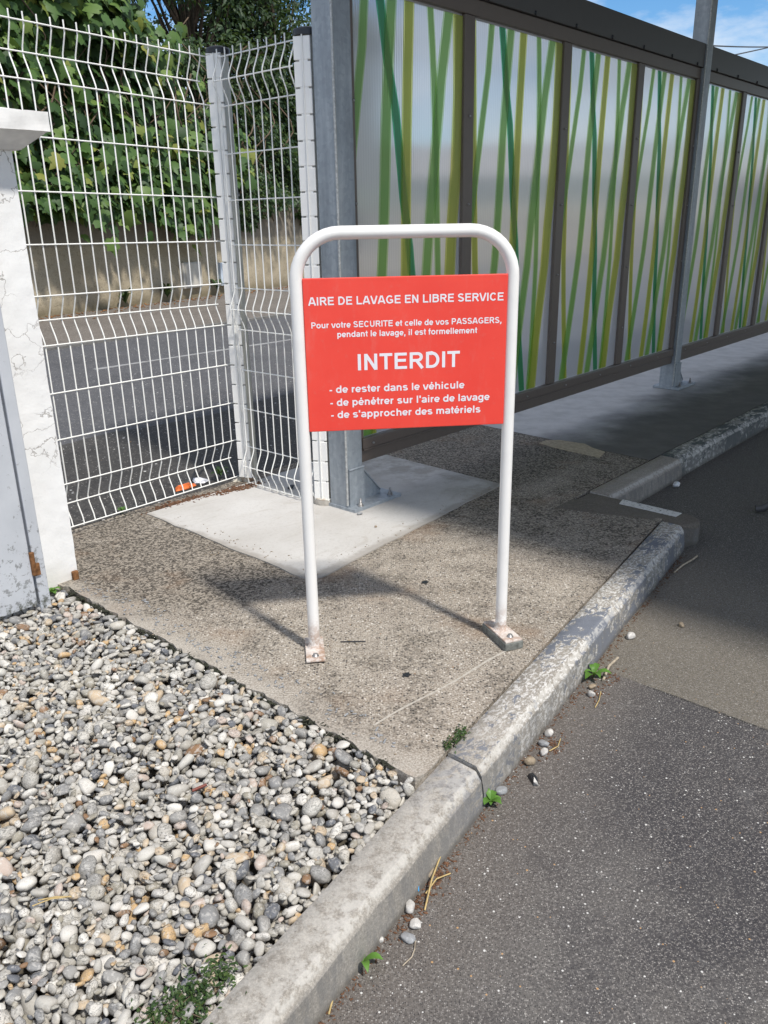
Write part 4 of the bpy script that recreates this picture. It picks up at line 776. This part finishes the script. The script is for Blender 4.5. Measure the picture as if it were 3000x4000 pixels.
for i in range(60):
    s = rng.uniform(4, 12); z0 = rng.uniform(1.3, 2.2); p = [WB(s + 0.25 * math.sin(q * 0.9 + i) + 0.05 * q * math.sin(i), 0.05 + 0.22 * math.sin(q * 0.7 + i * 2), z0 + 0.22 * q) for q in range(int(rng.integers(6, 14)))]
    b.tube(p, rng.uniform(0.006, 0.018), 5)
b.build('stems', M_VSTEM, vine)
# small-leaved hedge further along
NH = 24000
hs = rng.uniform(9.8, 16.2, NH); hz_ = rng.uniform(1.2, 4.6, NH); ho = 0.25 * np.sin(hs * 2.3 + hz_ * 1.7) * np.sin(hz_ * 2.9 + hs) + rng.normal(-0.15, 0.16, NH) - 0.18 * np.clip(hz_ - 2.6, 0, 2)
kp = (hz_ > 1.45 + 0.25 * np.sin(hs * 2.7)) & (hs > 10.2 + 0.35 * np.sin(hz_ * 4)) & (hs < 15.4 + 0.3 * np.sin(hz_ * 3)) & (hz_ < 4.3 + 0.3 * np.sin(hs * 3.1))
hs, hz_, ho = hs[kp], hz_[kp], ho[kp]; ho = np.where(hz_ < 1.75, np.maximum(ho, 0.03), ho); ho = np.where((hz_ > 1.5) & (hz_ < 2.0), ho + rng.uniform(0.0, 0.45, len(ho)), ho)
hedge = thing('hedge', 'dense dark small-leaved hedge above the wall between the two fence posts', 'hedge', WB(13.4, -0.3, 1.7))
V, F = scatter(leaf_small(), wallpos(hs, ho, hz_), rng.uniform(0.07, 0.14, len(hs)), wnv[None] * 0.8 + np.array([[0, 0, 0.6]]), np.array([[0, 0, -0.6]]) + wnv[None] * 0.6, 0.5)
mesh_obj('foliage', V, F, M_HEDGE, hedge)
b = MB()
for i in range(16):
    s = 10.4 + i * 0.31; b.tube([WB(s, -0.45, 0.0), WB(s + 0.05, -0.45, 1.6), WB(s + rng.uniform(-0.2, 0.2), -0.4, 2.8), WB(s + rng.uniform(-0.4, 0.4), -0.45, 4.0)], 0.03, 6, rr=[0.035, 0.03, 0.02, 0.008])
b.build('stems', M_BARK, hedge)
# trees behind the wall
def tree(label, s, off, h, crown_r, z0, seed, nclump=46, leaf=0.16, per=190, sq=1.0):
    base = WB(s, off); r = np.random.default_rng(seed); t = thing('tree', label, 'tree', base, 'trees behind the wall')
    b = MB(); top = base + Vector((r.uniform(-0.3, 0.3), r.uniform(-0.3, 0.3), h * 0.92)); pts = [base + (top - base) * f + Vector((0.12 * math.sin(5 * f + seed), 0.1 * math.cos(4 * f + seed), 0)) for f in np.linspace(0, 1, 9)]
    b.tube(pts, 0.2, 10, rr=[0.20 * (1 - 0.85 * f) for f in np.linspace(0, 1, 9)])
    C = []
    for i in range(nclump):
        f = r.random() ** 0.8; z = z0 + (h - z0) * f; rad = crown_r * (math.sin(math.pi * min(1, 0.18 + 0.80 * f)) ** 0.7) * sq; a = r.uniform(0, 2 * math.pi); q = rad * math.sqrt(r.uniform(0.12, 1))
        c = base + Vector((q * math.cos(a), q * math.sin(a), z)); C.append(np.array(c)); k = min(8, max(1, int(f * 8)))
        st_ = pts[k - 1]; b.tube([st_, st_.lerp(c, 0.5) + Vector((0, 0, 0.15)), c], 0.03, 5, rr=[0.055, 0.03, 0.01])
    b.build('trunk', M_BARK, t)
    C = np.array(C); n = nclump * per; ci = r.integers(0, nclump, n); dirs = r.normal(0, 1, (n, 3)); dirs /= np.linalg.norm(dirs, axis=1)[:, None]; rad = r.random(n) ** 0.45
    csz = r.uniform(0.55, 1.0, nclump)[ci]; pos = C[ci] + dirs * (rad * csz)[:, None] * np.array([0.95, 0.95, 0.6])[None]
    V, F = scatter(leaf_small(), pos, r.uniform(leaf * 0.7, leaf * 1.3, n), dirs * 0.6 + np.array([[0.1, -0.2, 0.7]]), dirs * 0.6 + np.array([[0, 0, -0.5]]), 0.5)
    mesh_obj('crown', V, F, M_TREE, t)
tree('shaggy dark tree behind the vine, left of the dark tree', 8.9, -3.2, 8.0, 2.3, 2.2, 11, 64, 0.14, 230)
tree('tall dark tree standing between the vine and the hedge', 12.4, -2.2, 8.6, 2.3, 2.4, 12, 84, 0.12, 260)
tree('bushy dark tree rising above the small-leaved hedge', 15.2, -2.2, 7.6, 1.7, 2.5, 13, 56, 0.11, 240)
tree('dense dark bush-like tree just behind the hedge', 13.9, -1.3, 6.6, 1.7, 1.9, 17, 60, 0.12, 240)
tree('thin-crowned tree far left behind the vine', 4.6, -5.2, 8.4, 2.4, 3.2, 14, 34, 0.18, 150)
# houses far behind the wall, seen only dimly through the panes
def house(label, c, yaw, lx, ly, hw, hr, wallm, roofm):
    t = thing('house', label, 'house', c); ax = Vector((math.cos(R(yaw)), math.sin(R(yaw)), 0)); ay = Vector((-ax.y, ax.x, 0)); c = Vector(c)
    b = MB(); b.obox(c, ax, ay, lx, ly, -0.1, hw); b.build('wall', wallm, t)
    b = MB(); P = lambda x, y, z: c + ax * x + ay * y + zv * z
    b.add([P(-lx - .5, -ly - .5, hw - .1), P(lx + .5, -ly - .5, hw - .1), P(lx + .5, ly + .5, hw - .1), P(-lx - .5, ly + .5, hw - .1), P(-lx - .5, 0, hr), P(lx + .5, 0, hr)], [(0, 1, 5, 4), (2, 3, 4, 5), (0, 4, 3), (1, 2, 5), (3, 2, 1, 0)]); b.build('roof', roofm, t)
    for i in range(4):
        b = MB(); b.obox(P(-lx + lx * 0.5 * i + lx * 0.25, -ly - 0.03, 0), ax, ay, 0.6, 0.04, 1.0, 2.2); b.build('window', M_CAP, t)
ROOF = plain('pinkish_roof_tiles', (0.27, 0.235, 0.22), 0.9, 0, 0.25, 3); HW = plain('grey_house_render', (0.22, 0.215, 0.21), 0.9, 0, 0.2, 2)
house('low house with pinkish tiled roof dimly visible through the first pane', (4.5, 42, 0), 4, 11, 5, 3.0, 4.5, HW, ROOF)
house('long low house with tiled roof dimly visible through the far panes', (36, 42, 0), -18, 17, 5, 3.0, 4.6, HW, ROOF)
# overhead cables
for lab, za, zb, t_ in (('upper overhead cable above the screen wall', 5.0, 6.12, 10.0), ('lower overhead cable above the screen wall', 4.95, 6.0, 10.6)):
    b = MB()
    if t_ == 10.0: pts = [W(23.0 + 0.9 * i, t_, 5.50 + 0.086 * i + 0.002 * i * i) for i in range(30)]
    else: pts = [W(26.4 + 0.9 * i, t_, 5.60 + 0.165 * i + 0.001 * i * i) for i in range(30)]
    pts = [Vector(p) for p in pts]; pre = [pts[0] - (pts[1] - pts[0]) * k for k in (8, 4)]
    b.tube(pre + pts, 0.018, 6); tag(b.build('overhead_cable', M_CAP, None, pts[0]), lab, 'cable')

# ------------------------------------------------------------------ gravel bed: every pebble dropped on the ones below it
def pebble_shapes(n, sub, seed):
    r = random.Random(seed); out = []
    for i in range(n):
        bm = bmesh.new(); bmesh.ops.create_icosphere(bm, subdivisions=sub, radius=1.0); e1, e2, e3 = r.uniform(0.62, 1.15), r.uniform(0.62, 1.1), r.uniform(0.6, 1.05)
        o = Vector((r.uniform(0, 50), r.uniform(0, 50), r.uniform(0, 50))); v = []
        cuts = [(Vector((r.gauss(0, 1), r.gauss(0, 1), r.gauss(0, 1))).normalized(), r.uniform(0.62, 0.95)) for _ in range(6)]
        for q in bm.verts:
            p = q.co.normalized(); p = Vector((math.copysign(abs(p.x) ** e1, p.x), math.copysign(abs(p.y) ** e2, p.y), math.copysign(abs(p.z) ** e3, p.z)))
            k = 1 + 0.20 * mnoise.noise(p * 1.1 + o) + 0.10 * mnoise.noise(p * 2.6 + o); p *= k
            for nrm, dd in cuts:
                e = p.dot(nrm) - dd
                if e > 0: p -= nrm * e * 0.8
            v.append(tuple(p))
        f = [tuple(x.index for x in fc.verts) for fc in bm.faces]; bm.free(); out.append((np.array(v), np.array(f)))
    return out
SH = pebble_shapes(28, 2, 3)
def rotm(r, tilt):
    a = r.uniform(0, 2 * math.pi); b_ = r.normal(0, tilt); c = r.normal(0, tilt)
    return np.array(Matrix.Rotation(a, 3, 'Z') @ Matrix.Rotation(b_, 3, 'X') @ Matrix.Rotation(c, 3, 'Y'))
S_LO, S_HI, T_LO, T_HI, CELL = -0.75, 1.302, 0.70, 3.0, 0.004
HM = np.full((int((S_HI - S_LO) / CELL), int((T_HI - T_LO) / CELL)), -0.072)
gs = np.arange(HM.shape[0]) * CELL + S_LO; gt = np.arange(HM.shape[1]) * CELL + T_LO
VV, FF, nvo = [], [], 0
def allowed(s, t, rad):
    if t < tin(s) + rad * 0.72: return False
    if s > 1.292 - rad * 0.55 : return False
    if t > 2.86 and s > 1.05: return False
    return s > 0.36 * t - 0.45
def top_limit(s, t): return -0.011 + 0.007 * math.sin(s * 3 + 1) * math.sin(t * 2.5) - 0.005 * math.exp(-((t - tin(s)) / 0.04) ** 2) + 0.006 * math.exp(-((1.29 - s) / 0.08) ** 2)
def drop(s_l, n, ra, cand):
    global nvo
    placed = 0
    for _ in range(n):
        a = max(0.0065, min(0.029, rng.lognormal(math.log(ra), 0.36))); ab = (a, a * rng.uniform(0.55, 0.95), a * rng.uniform(0.30, 0.66)); rad = (ab[0] + ab[1]) / 2
        best = None; k = max(1, int(rad / CELL))
        yy, xx = np.mgrid[-k:k + 1, -k:k + 1]; rr2 = (xx ** 2 + yy ** 2) / (k + 0.3) ** 2; dome = np.where(rr2 < 1, np.sqrt(np.clip(1 - rr2, 0, 1)), np.nan)
        for c in range(cand):
            s = rng.uniform(S_LO, S_HI); t = rng.uniform(T_LO, T_HI)
            if not allowed(s, t, rad): continue
            i = int((s - S_LO) / CELL); j = int((t - T_LO) / CELL)
            if i < k or j < k or i + k + 1 > HM.shape[0] or j + k + 1 > HM.shape[1]: continue
            z = np.nanmax(HM[i - k:i + k + 1, j - k:j + k + 1] + ab[2] * dome)
            if z > top_limit(s, t): continue
            if best is None or z < best[0]: best = (z, s, t, i, j)
        if best is None: continue
        z, s, t, i, j = best; z -= ab[2] * 0.30
        sub = HM[i - k:i + k + 1, j - k:j + k + 1]; sub[:] = np.fmax(sub, z + ab[2] * dome * 0.95)
        m = rotm(rng, 0.48); v, f = SH[int(rng.integers(len(SH)))]; v = (v * np.array(ab)[None]) @ m.T
        VV.append(v + np.array(W(s, t, z))[None]); FF.append(f + nvo); nvo += len(v); placed += 1
    return placed
n1 = drop(0, 6500, 0.0150, 6); n2 = drop(0, 8500, 0.0135, 6); n3 = drop(0, 5000, 0.0095, 5)
print('pebbles', n1, n2, n3)
GB = MB()
gv = mesh_obj('gravel', np.concatenate(VV), np.concatenate(FF), M_PEB, None, W(0.5, 1.9, -0.05), None, True); gv['kind'] = 'stuff'

# ------------------------------------------------------------------ small things
SH3 = pebble_shapes(16, 3, 9)
def stone(label, s, t, z, a, asp=0.75, flat=0.6, yaw=0.0, col=None, k=0, group=None, name='pebble'):
    a *= 0.88; v, f = SH3[k % 16]; m = np.array(Matrix.Rotation(R(yaw), 3, 'Z')); v = (v * np.array([a, a * asp, a * flat])[None]) @ m.T; c = np.array(W(s, t, z)); v = v + c[None] - np.array([0, 0, v[:, 2].min() + 0.001])[None]
    o = mesh_obj(name, v, f, col, None, tuple(c), None, True); return tag(o, label, 'pebble' if name == 'pebble' else 'stone', group)
def stmat(nm, c): 
    a = NT(nm); p = a.pos(); n1 = a.noise(p, 90, 5, 0.7); n2 = a.noise(p, 240, 4, 0.7)
    cc = a.mix(a.math('MULTIPLY', a.step(n1, 0.5, 0.62), 0.5), c, tuple(min(0.8, x * 1.6) for x in c)); cc = a.mix(a.math('MULTIPLY', a.step(n2, 0.52, 0.7), 0.5), cc, tuple(x * 0.45 for x in c)); a.bump(n1, 0.2, 0.003); return a.done(cc, 0.7, 0, 0.35)
PW, PG, PT, PD = stmat('pale_stone', (0.48, 0.46, 0.43)), stmat('grey_stone', (0.26, 0.265, 0.27)), stmat('tan_stone', (0.27, 0.215, 0.15)), stmat('dark_stone', (0.07, 0.075, 0.085))
A = -0.11
for lab, s, t, a, asp, fl, yw, c, k in (
    ('pale round pebble lying on the asphalt beside the painted kerb, farther than the weed', 2.49, 1.073, 0.019, 0.85, 0.75, 20, PW, 0), ('small yellowish pebble out on the asphalt away from the kerb', 2.693, 0.972, 0.015, 0.8, 0.7, 60, PT, 1),
    ('brown stone just below the leafy weed by the kerb', 2.105, 1.018, 0.017, 0.6, 0.5, 30, PT, 2), ('pale round pebble below the brown stone near the leafy weed', 2.063, 0.998, 0.014, 0.95, 0.85, 0, PW, 3),
    ('pale oval pebble, farthest of the four stones lined up along the kerb', 1.797, 0.992, 0.017, 0.8, 0.75, 45, PW, 4), ('grey oval pebble, second of the four stones lined up along the kerb', 1.745, 0.978, 0.018, 0.65, 0.6, -30, PG, 5),
    ('speckled pale pebble, third of the four stones lined up along the kerb', 1.711, 0.955, 0.018, 0.65, 0.6, 70, PW, 6), ('tan blocky stone, nearest of the four lined up along the kerb', 1.652, 0.962, 0.021, 0.65, 0.55, 15, PT, 7),
    ('flat grey-green stone leaning by the kerb beside the round-leaved weed', 1.499, 0.955, 0.019, 0.75, 0.5, 10, PG, 8), ('flat brownish stone lying among the straw at the kerb foot', 1.155, 0.917, 0.022, 0.55, 0.5, 80, PT, 9),
    ('larger light speckled stone at the kerb foot below the straw', 1.049, 0.889, 0.019, 0.6, 0.6, 75, PW, 10), ('mossy brown stone touching the light speckled one at the kerb foot', 1.034, 0.905, 0.015, 0.75, 0.7, 40, PG, 11),
    ('round pinkish-grey pebble on the asphalt by the kerb foot', 1.022, 0.852, 0.014, 0.9, 0.75, 0, PW, 12), ('flat greenish stone on the asphalt next to the pale twig', 0.985, 0.841, 0.018, 0.7, 0.45, -25, PG, 13),
    ('little pale stone against the kerb just past the three-leaved weed', 0.947, 0.884, 0.010, 0.75, 0.7, 0, PW, 14), ('white pebble in the shade at the foot of the dropped kerb', 4.258, 1.655, 0.022, 0.9, 0.9, 0, stmat('white_stone', (0.7, 0.7, 0.7)), 15)):
    stone(lab, s, t, A, a, asp, fl, yw, c, k, 'loose pebbles along the kerb')
stone('flat grey pebble in front of the galvanised base plate', 2.595, 2.490, 0.006, 0.016, 0.6, 0.45, 20, PG, 2, 'loose pebbles on the pavement'); stone('tiny brown pebble on the pale slab', 2.519, 2.321, 0.006, 0.008, 0.8, 0.8, 0, PT, 4, 'loose pebbles on the pavement')
stone('black pebble under the short fence panel on the pale slab', 2.66, 3.04, 0.006, 0.026, 0.6, 0.5, 50, PD, 6, 'loose pebbles on the pavement')
for lab, s, t, a in (('round black gum spot on the pavement near the sign foot', 1.647, 1.403, 0.013), ('black gum spot on the pavement behind the sign', 2.208, 1.784, 0.014)):
    b = MB(); b.prism([(s + a * (1 + 0.25 * math.sin(5 * q)) * math.cos(q), t + a * 0.8 * (1 + 0.2 * math.cos(7 * q)) * math.sin(q)) for q in np.linspace(0, 2 * math.pi, 25)[:-1]], 0.0004, 0.003); tag(b.build('gum_spot', M_CAP, None, W(s, t)), lab, 'gum spot')
def weed(label, s, t, z, n, ln, wd, lift, seed, mat=M_WEED, cat='weed', name='weed', stemh=0.02):
    r = random.Random(seed); o = thing(name, label, cat, W(s, t, z), None); c = Vector(W(s, t, z)); b = MB(); sb = MB()
    for i in range(n):
        a = 2 * math.pi * i / n + r.uniform(-0.4, 0.4); d = Vector((math.cos(a), math.sin(a), 0)); p = Vector((-d.y, d.x, 0)); l = ln * r.uniform(0.7, 1.15); h = lift * r.uniform(0.4, 1.2); q = c + Vector((0, 0, stemh * r.uniform(0.4, 1)))
        rows_ = []
        for f in np.linspace(0, 1, 6):
            wv = wd * l * (math.sin(math.pi * min(0.999, 0.06 + 0.94 * f)) ** 0.8); ct = q + d * l * f + zv * (h * math.sin(f * 2.2) - 0.1 * l * f * f); rows_.append((ct - p * wv + zv * wv * 0.35, ct, ct + p * wv + zv * wv * 0.35))
        vs_ = [x for rw in rows_ for x in rw]; b.add(vs_, [(3 * j + k2, 3 * j + k2 + 1, 3 * j + k2 + 4, 3 * j + k2 + 3) for j in range(5) for k2 in (0, 1)], 0, True); sb.tube([c, q], 0.0012, 5)
    b.build('leaves', mat, o); sb.build('stem', M_WEED, o); return o
weed('bright green star-shaped weed growing at the painted kerb beside a pale twig', 2.167, 1.045, A, 6, 0.052, 0.22, 0.022, 1, stemh=0.018)
weed('small round-leaved green weed at the kerb joint', 1.44, 0.950, A, 9, 0.030, 0.30, 0.018, 2, stemh=0.02)
weed('three-leaved green weed sprouting at the foot of the unpainted kerb', 0.881, 0.872, A, 4, 0.045, 0.2, 0.03, 3, stemh=0.012)
weed('green tuft growing at the foot of the corner fence post', 2.56, 3.50, 0, 14, 0.06, 0.16, 0.03, 4, M_CREEP, stemh=0.03)
weed('tiny green plant at the foot of the white pier', 1.255, 2.845, -0.03, 9, 0.032, 0.3, 0.015, 5, M_WEED, stemh=0.02)
weed('tiny green sprig under the long fence panel', 1.90, 3.40, 0, 6, 0.03, 0.25, 0.02, 8, M_WEED, stemh=0.02)
for i, (s, lab) in enumerate(((7.6, 'straggly green weed at the wall foot, left of the beige utility box'), (8.6, 'low weed at the wall foot just left of the beige utility box'), (9.95, 'leafy weed at the wall foot between the two utility boxes'))):
    c = WB(s, 0.12); o = weed(lab, c.x * CE + c.y * SE, -c.x * SE + c.y * CE, 0.01, 16, 0.16, 0.2, 0.16, 20 + i, M_CREEP, stemh=0.16)
def creeper(label, pts, n, spread, size, seed, h):
    r = np.random.default_rng(seed); P = np.array([W(*p) for p in pts]); o = thing('creeping_plant', label, 'ground plant', tuple(P[0])); k = r.integers(0, len(P), n)
    pos = P[k] + r.normal(0, 1, (n, 3)) * np.array([spread, spread, 0])[None]; pos[:, 2] = P[k][:, 2] + np.abs(r.normal(0, h, n))
    V, F = scatter(leaf_small(), pos, r.uniform(size * 0.7, size * 1.3, n), np.array([[0, 0, 1.0]]), r.normal(0, 1, (n, 3)), 0.45); V[:, 2] = np.maximum(V[:, 2], P[:, 2].min() - 0.02); mesh_obj('foliage', V, F, M_CREEP, o)
    b = MB()
    for i in range(max(3, n // 60)):
        a_, c_ = pos[r.integers(n)], pos[r.integers(n)]
        if np.linalg.norm(a_ - c_) < 0.12: b.tube([a_, (a_ + c_) / 2 + np.array([0, 0, 0.006]), c_], 0.0009, 5)
    if b.v: b.build('stems', M_VSTEM, o)
creeper('dark green creeping plant spread over the pebbles along the near kerb', [(0.47, 0.99, -0.02), (0.50, 1.01, -0.02), (0.53, 1.0, -0.018), (0.55, 0.985, -0.016), (0.50, 0.965, -0.016), (0.57, 1.005, -0.015), (0.44, 0.97, -0.018), (0.40, 0.97, -0.02), (0.62, 1.0, -0.01)], 1500, 0.020, 0.0105, 5, 0.010)
creeper('little green creeping plant in the gap between pavement and kerb joint', [(1.44, 1.088, 0.002), (1.47, 1.092, 0.002), (1.50, 1.097, 0.002), (1.52, 1.10, 0.002)], 150, 0.010, 0.011, 6, 0.004)
# straws, twigs
def stick(label, pts, r, mat, name='straw', cat='straw', group=None):
    b = MB(); b.tube([W(*p) for p in pts], r, 6); return tag(b.build(name, mat, None, W(*pts[0])), label, cat, group)
stick('flattened pale twig on the asphalt beside the star-shaped weed', [(2.326, 1.04, A + 0.006), (2.25, 1.035, A + 0.009), (2.165, 1.011, A + 0.005)], 0.0045, M_TWIG, 'twig', 'twig')
stick('long thin crooked twig by the far end of the painted kerb', [(3.368, 1.184, A + 0.004), (3.30, 1.176, A + 0.012), (3.22, 1.19, A + 0.006), (3.134, 1.188, A + 0.004)], 0.004, M_TWIG, 'twig', 'twig')
stick('thin pale bent twig next to the flat greenish stone', [(0.93, 0.809, A + 0.002), (0.955, 0.806, A + 0.006), (0.975, 0.815, A + 0.004), (0.997, 0.831, A + 0.003)], 0.0012, M_TWIG, 'twig', 'twig')
stick('longest straw lying across the stones at the kerb foot', [(1.199, 0.923, A + 0.02), (1.13, 0.893, A + 0.024), (1.066, 0.862, A + 0.004)], 0.0021, M_STRAW)
stick('straw crossing the longest one at the kerb foot', [(1.187, 0.884, A + 0.004), (1.14, 0.888, A + 0.02), (1.099, 0.886, A + 0.01)], 0.0017, M_STRAW)
stick('straw lying in the gutter nearest the bottom of the picture', [(0.802, 0.871, A + 0.004), (0.78, 0.858, A + 0.007), (0.757, 0.845, A + 0.003)], 0.0021, M_STRAW)
stick('straw beside the three-leaved weed', [(0.874, 0.877, A + 0.003), (0.84, 0.874, A + 0.006), (0.812, 0.876, A + 0.003)], 0.0016, M_STRAW)
stick('straw across the four lined-up stones', [(1.80, 0.955, A + 0.004), (1.76, 0.94, A + 0.008), (1.73, 0.95, A + 0.004)], 0.0016, M_STRAW)
stick('straw by the pale round pebble below the star-shaped weed', [(2.10, 0.985, A + 0.004), (2.05, 0.965, A + 0.006), (2.01, 0.957, A + 0.003)], 0.0016, M_STRAW)
stick('upper pale straw lying on the pebbles at bottom left', [(0.487, 1.41, 0.004), (0.512, 1.388, 0.008), (0.536, 1.365, 0.006)], 0.0016, M_STRAW); stick('lower pale straw lying on the pebbles at bottom left', [(0.472, 1.405, 0.004), (0.505, 1.388, 0.009), (0.53, 1.372, 0.004)], 0.0014, M_STRAW)
stick('short brown-red tube lying on the gravel', [(0.899, 1.455, 0.002), (0.934, 1.444, 0.005)], 0.004, plain('rust_red_tube', (0.16, 0.04, 0.025), 0.6, 0, 0.2, 90), 'tube', 'tube')
stick('thin dark sliver beside the left foot of the sign', [(1.665, 1.70, 0.003), (1.70, 1.66, 0.004), (1.72, 1.64, 0.002)], 0.002, M_CAP, 'sliver', 'sliver')
# gutter crumbs and plant litter
def crumbs(name, pts, n, spread, size, mats, seed, kind='stuff'):
    r = np.random.default_rng(seed); P = np.array(pts); k = r.integers(0, len(P), n); vs_, fs, nv = [], [], 0; sh = pebble_shapes(6, 1, seed)
    for i in range(n):
        p = P[k[i]]; s, t = p[0] + r.normal(0, spread[0]), p[1] + r.normal(0, spread[1])
        v, f = sh[int(r.integers(6))]; a = size * r.uniform(0.4, 1.3); v = (v * np.array([a * r.uniform(1, 2.2), a * 0.7, a * 0.5])[None]) @ rotm(r, 0.3).T; vs_.append(v + np.array(W(s, t, p[2] + a * 0.3))[None]); fs.append(f + nv); nv += len(v)
    o = mesh_obj(name, np.concatenate(vs_), np.concatenate(fs), mats, None, W(*pts[0]), None, True); o['kind'] = kind; return o
tout = lambda s: tin(s) - 0.128
crumbs('gutter_dirt', [(s, tout(s), A) for s in np.linspace(0.6, 3.3, 70)], 900, (0.03, 0.010), 0.0028, M_DEBRIS, 31)
crumbs('gutter_dirt', [(1.13, 0.895, A), (1.08, 0.885, A), (1.17, 0.905, A), (1.02, 0.875, A), (1.77, 0.955, A), (1.73, 0.95, A), (2.08, 0.99, A), (2.2, 1.0, A)], 380, (0.03, 0.014), 0.0035, M_DEBRIS, 32)
crumbs('plant_litter', [(2.10, 3.325, 0.002), (2.18, 3.315, 0.002), (2.26, 3.31, 0.002), (2.33, 3.295, 0.002), (2.42, 3.275, 0.006), (2.5, 3.26, 0.006), (2.56, 3.245, 0.006)], 700, (0.05, 0.018), 0.006, M_DEBRIS, 33)
crumbs('edge_moss', [(1.294 + random.uniform(-0.006, 0.005), t, random.uniform(-0.026, -0.003)) for t in np.linspace(1.15, 2.8, 120)], 2600, (0.006, 0.012), 0.0045, plain('black_moss', (0.028, 0.03, 0.018), 0.95, 0, 0.5, 120), 34)
crumbs('wall_foot_leaves', [tuple([(lambda c: c.x * CE + c.y * SE)(WB(s, 0.25)), (lambda c: -c.x * SE + c.y * CE)(WB(s, 0.25)), 0.014]) for s in np.linspace(5.5, 13.5, 120)], 260, (0.1, 0.22), 0.020, plain('fallen_orange_leaf', (0.22, 0.11, 0.045), 0.9, 0, 0.5, 8), 35)
crumbs('pavement_grit', [(random.uniform(1.32, 3.4), random.uniform(1.25, 3.25), 0.001) for _ in range(300)], 420, (0.05, 0.05), 0.0028, PT, 41)
crumbs('slab_grit', [(1.99 + 1.4 * f, 2.15 + 0.085 * f + random.uniform(0.0, 0.06), 0.007) for f in np.linspace(0, 1, 60)] + [(1.985 + random.uniform(0, 0.05), t, 0.007) for t in np.linspace(2.15, 3.2, 50)], 120, (0.012, 0.012), 0.0026, PT, 42)
crumbs('edge_grit', [(1.33 + abs(random.gauss(0, 0.05)), t, 0.001) for t in np.linspace(1.2, 2.8, 90)], 260, (0.01, 0.02), 0.0042, PG, 43)
# litter by the fence
def crumple(name, label, cat, pts, mat, z, seed):
    r = random.Random(seed); c = np.mean(np.array(pts), axis=0); b = MB(); n = len(pts); vs_ = []
    for lv, f in ((0, 1.0), (0.5, 0.75), (1, 0.3)):
        for p in pts: vs_.append(W(c[0] + (p[0] - c[0]) * f, c[1] + (p[1] - c[1]) * f, z + 0.002 + lv * r.uniform(0.5, 1.2) * 0.018))
    b.add(vs_, [(q * n + i, q * n + (i + 1) % n, (q + 1) * n + (i + 1) % n, (q + 1) * n + i) for q in range(2) for i in range(n)] + [tuple(range(2 * n, 3 * n))]); return tag(b.build(name, mat, None, W(c[0], c[1], z)), label, cat)
crumple('wrapper', 'crumpled orange wrapper lying behind the fence foot', 'litter', [(2.27, 3.50), (2.31, 3.56), (2.38, 3.565), (2.42, 3.54), (2.40, 3.50), (2.33, 3.485)], plain('orange_wrapper', (0.75, 0.16, 0.03), 0.45, 0, 0.15, 40), -0.005, 1)
crumple('paper_scrap', 'crumpled white paper scrap beside the orange wrapper', 'litter', [(2.42, 3.54), (2.45, 3.62), (2.50, 3.60), (2.50, 3.52), (2.45, 3.50)], plain('white_scrap', (0.72, 0.72, 0.75), 0.7, 0, 0.08, 40), -0.005, 2)
stick('thin black stick leaning over the white paper scrap', [(2.37, 3.50, 0.03), (2.46, 3.56, 0.075), (2.60, 3.64, 0.13)], 0.006, M_CAP, 'stick', 'stick')
crumple('cloth_scrap', 'dirty pale scrap at the foot of the corner fence post', 'litter', [(2.55, 3.38), (2.58, 3.42), (2.64, 3.40), (2.66, 3.36), (2.60, 3.35)], plain('dirty_scrap', (0.5, 0.46, 0.38), 0.9, 0, 0.3, 60), 0.0, 3)
crumple('leaf_scrap', 'shiny black dead leaf lying on the asphalt near the kerb', 'leaf', [(1.575, 0.905), (1.60, 0.94), (1.615, 0.935), (1.605, 0.91), (1.585, 0.895)], plain('black_leaf', (0.02, 0.021, 0.024), 0.35, 0, 0.2, 60), A, 4)
bl = stick('tiny bright blue plastic clip in the gutter among the straw', [(1.106, 0.909, A + 0.012), (1.098, 0.906, A + 0.018), (1.094, 0.902, A + 0.01)], 0.0016, plain('blue_plastic', (0.02, 0.28, 0.6), 0.4, 0, 0.05, 60), 'plastic_clip', 'litter')
# dark metal stand foot reaching in at the right edge
ft = thing('stand_foot', 'dark bent metal foot of a stand on the shaded asphalt at the right edge', 'stand', W(4.11, 1.12, A))
b = MB(); b.tube([W(4.095, 1.182, A + 0.025), W(4.11, 1.15, A + 0.03), W(4.135, 1.10, A + 0.075), W(4.16, 1.05, A + 0.12), W(4.19, 0.95, A + 0.15), W(4.2, 0.75, A + 0.16)], 0.02, 12); b.build('foot_tube', M_BEAM, ft)
b = MB(); b.lathe(W(4.17, 1.02, A), [(0.03, 0.0), (0.045, 0.012), (0.045, 0.04), (0.03, 0.055)], 18); b.build('wheel', M_CAP, ft)
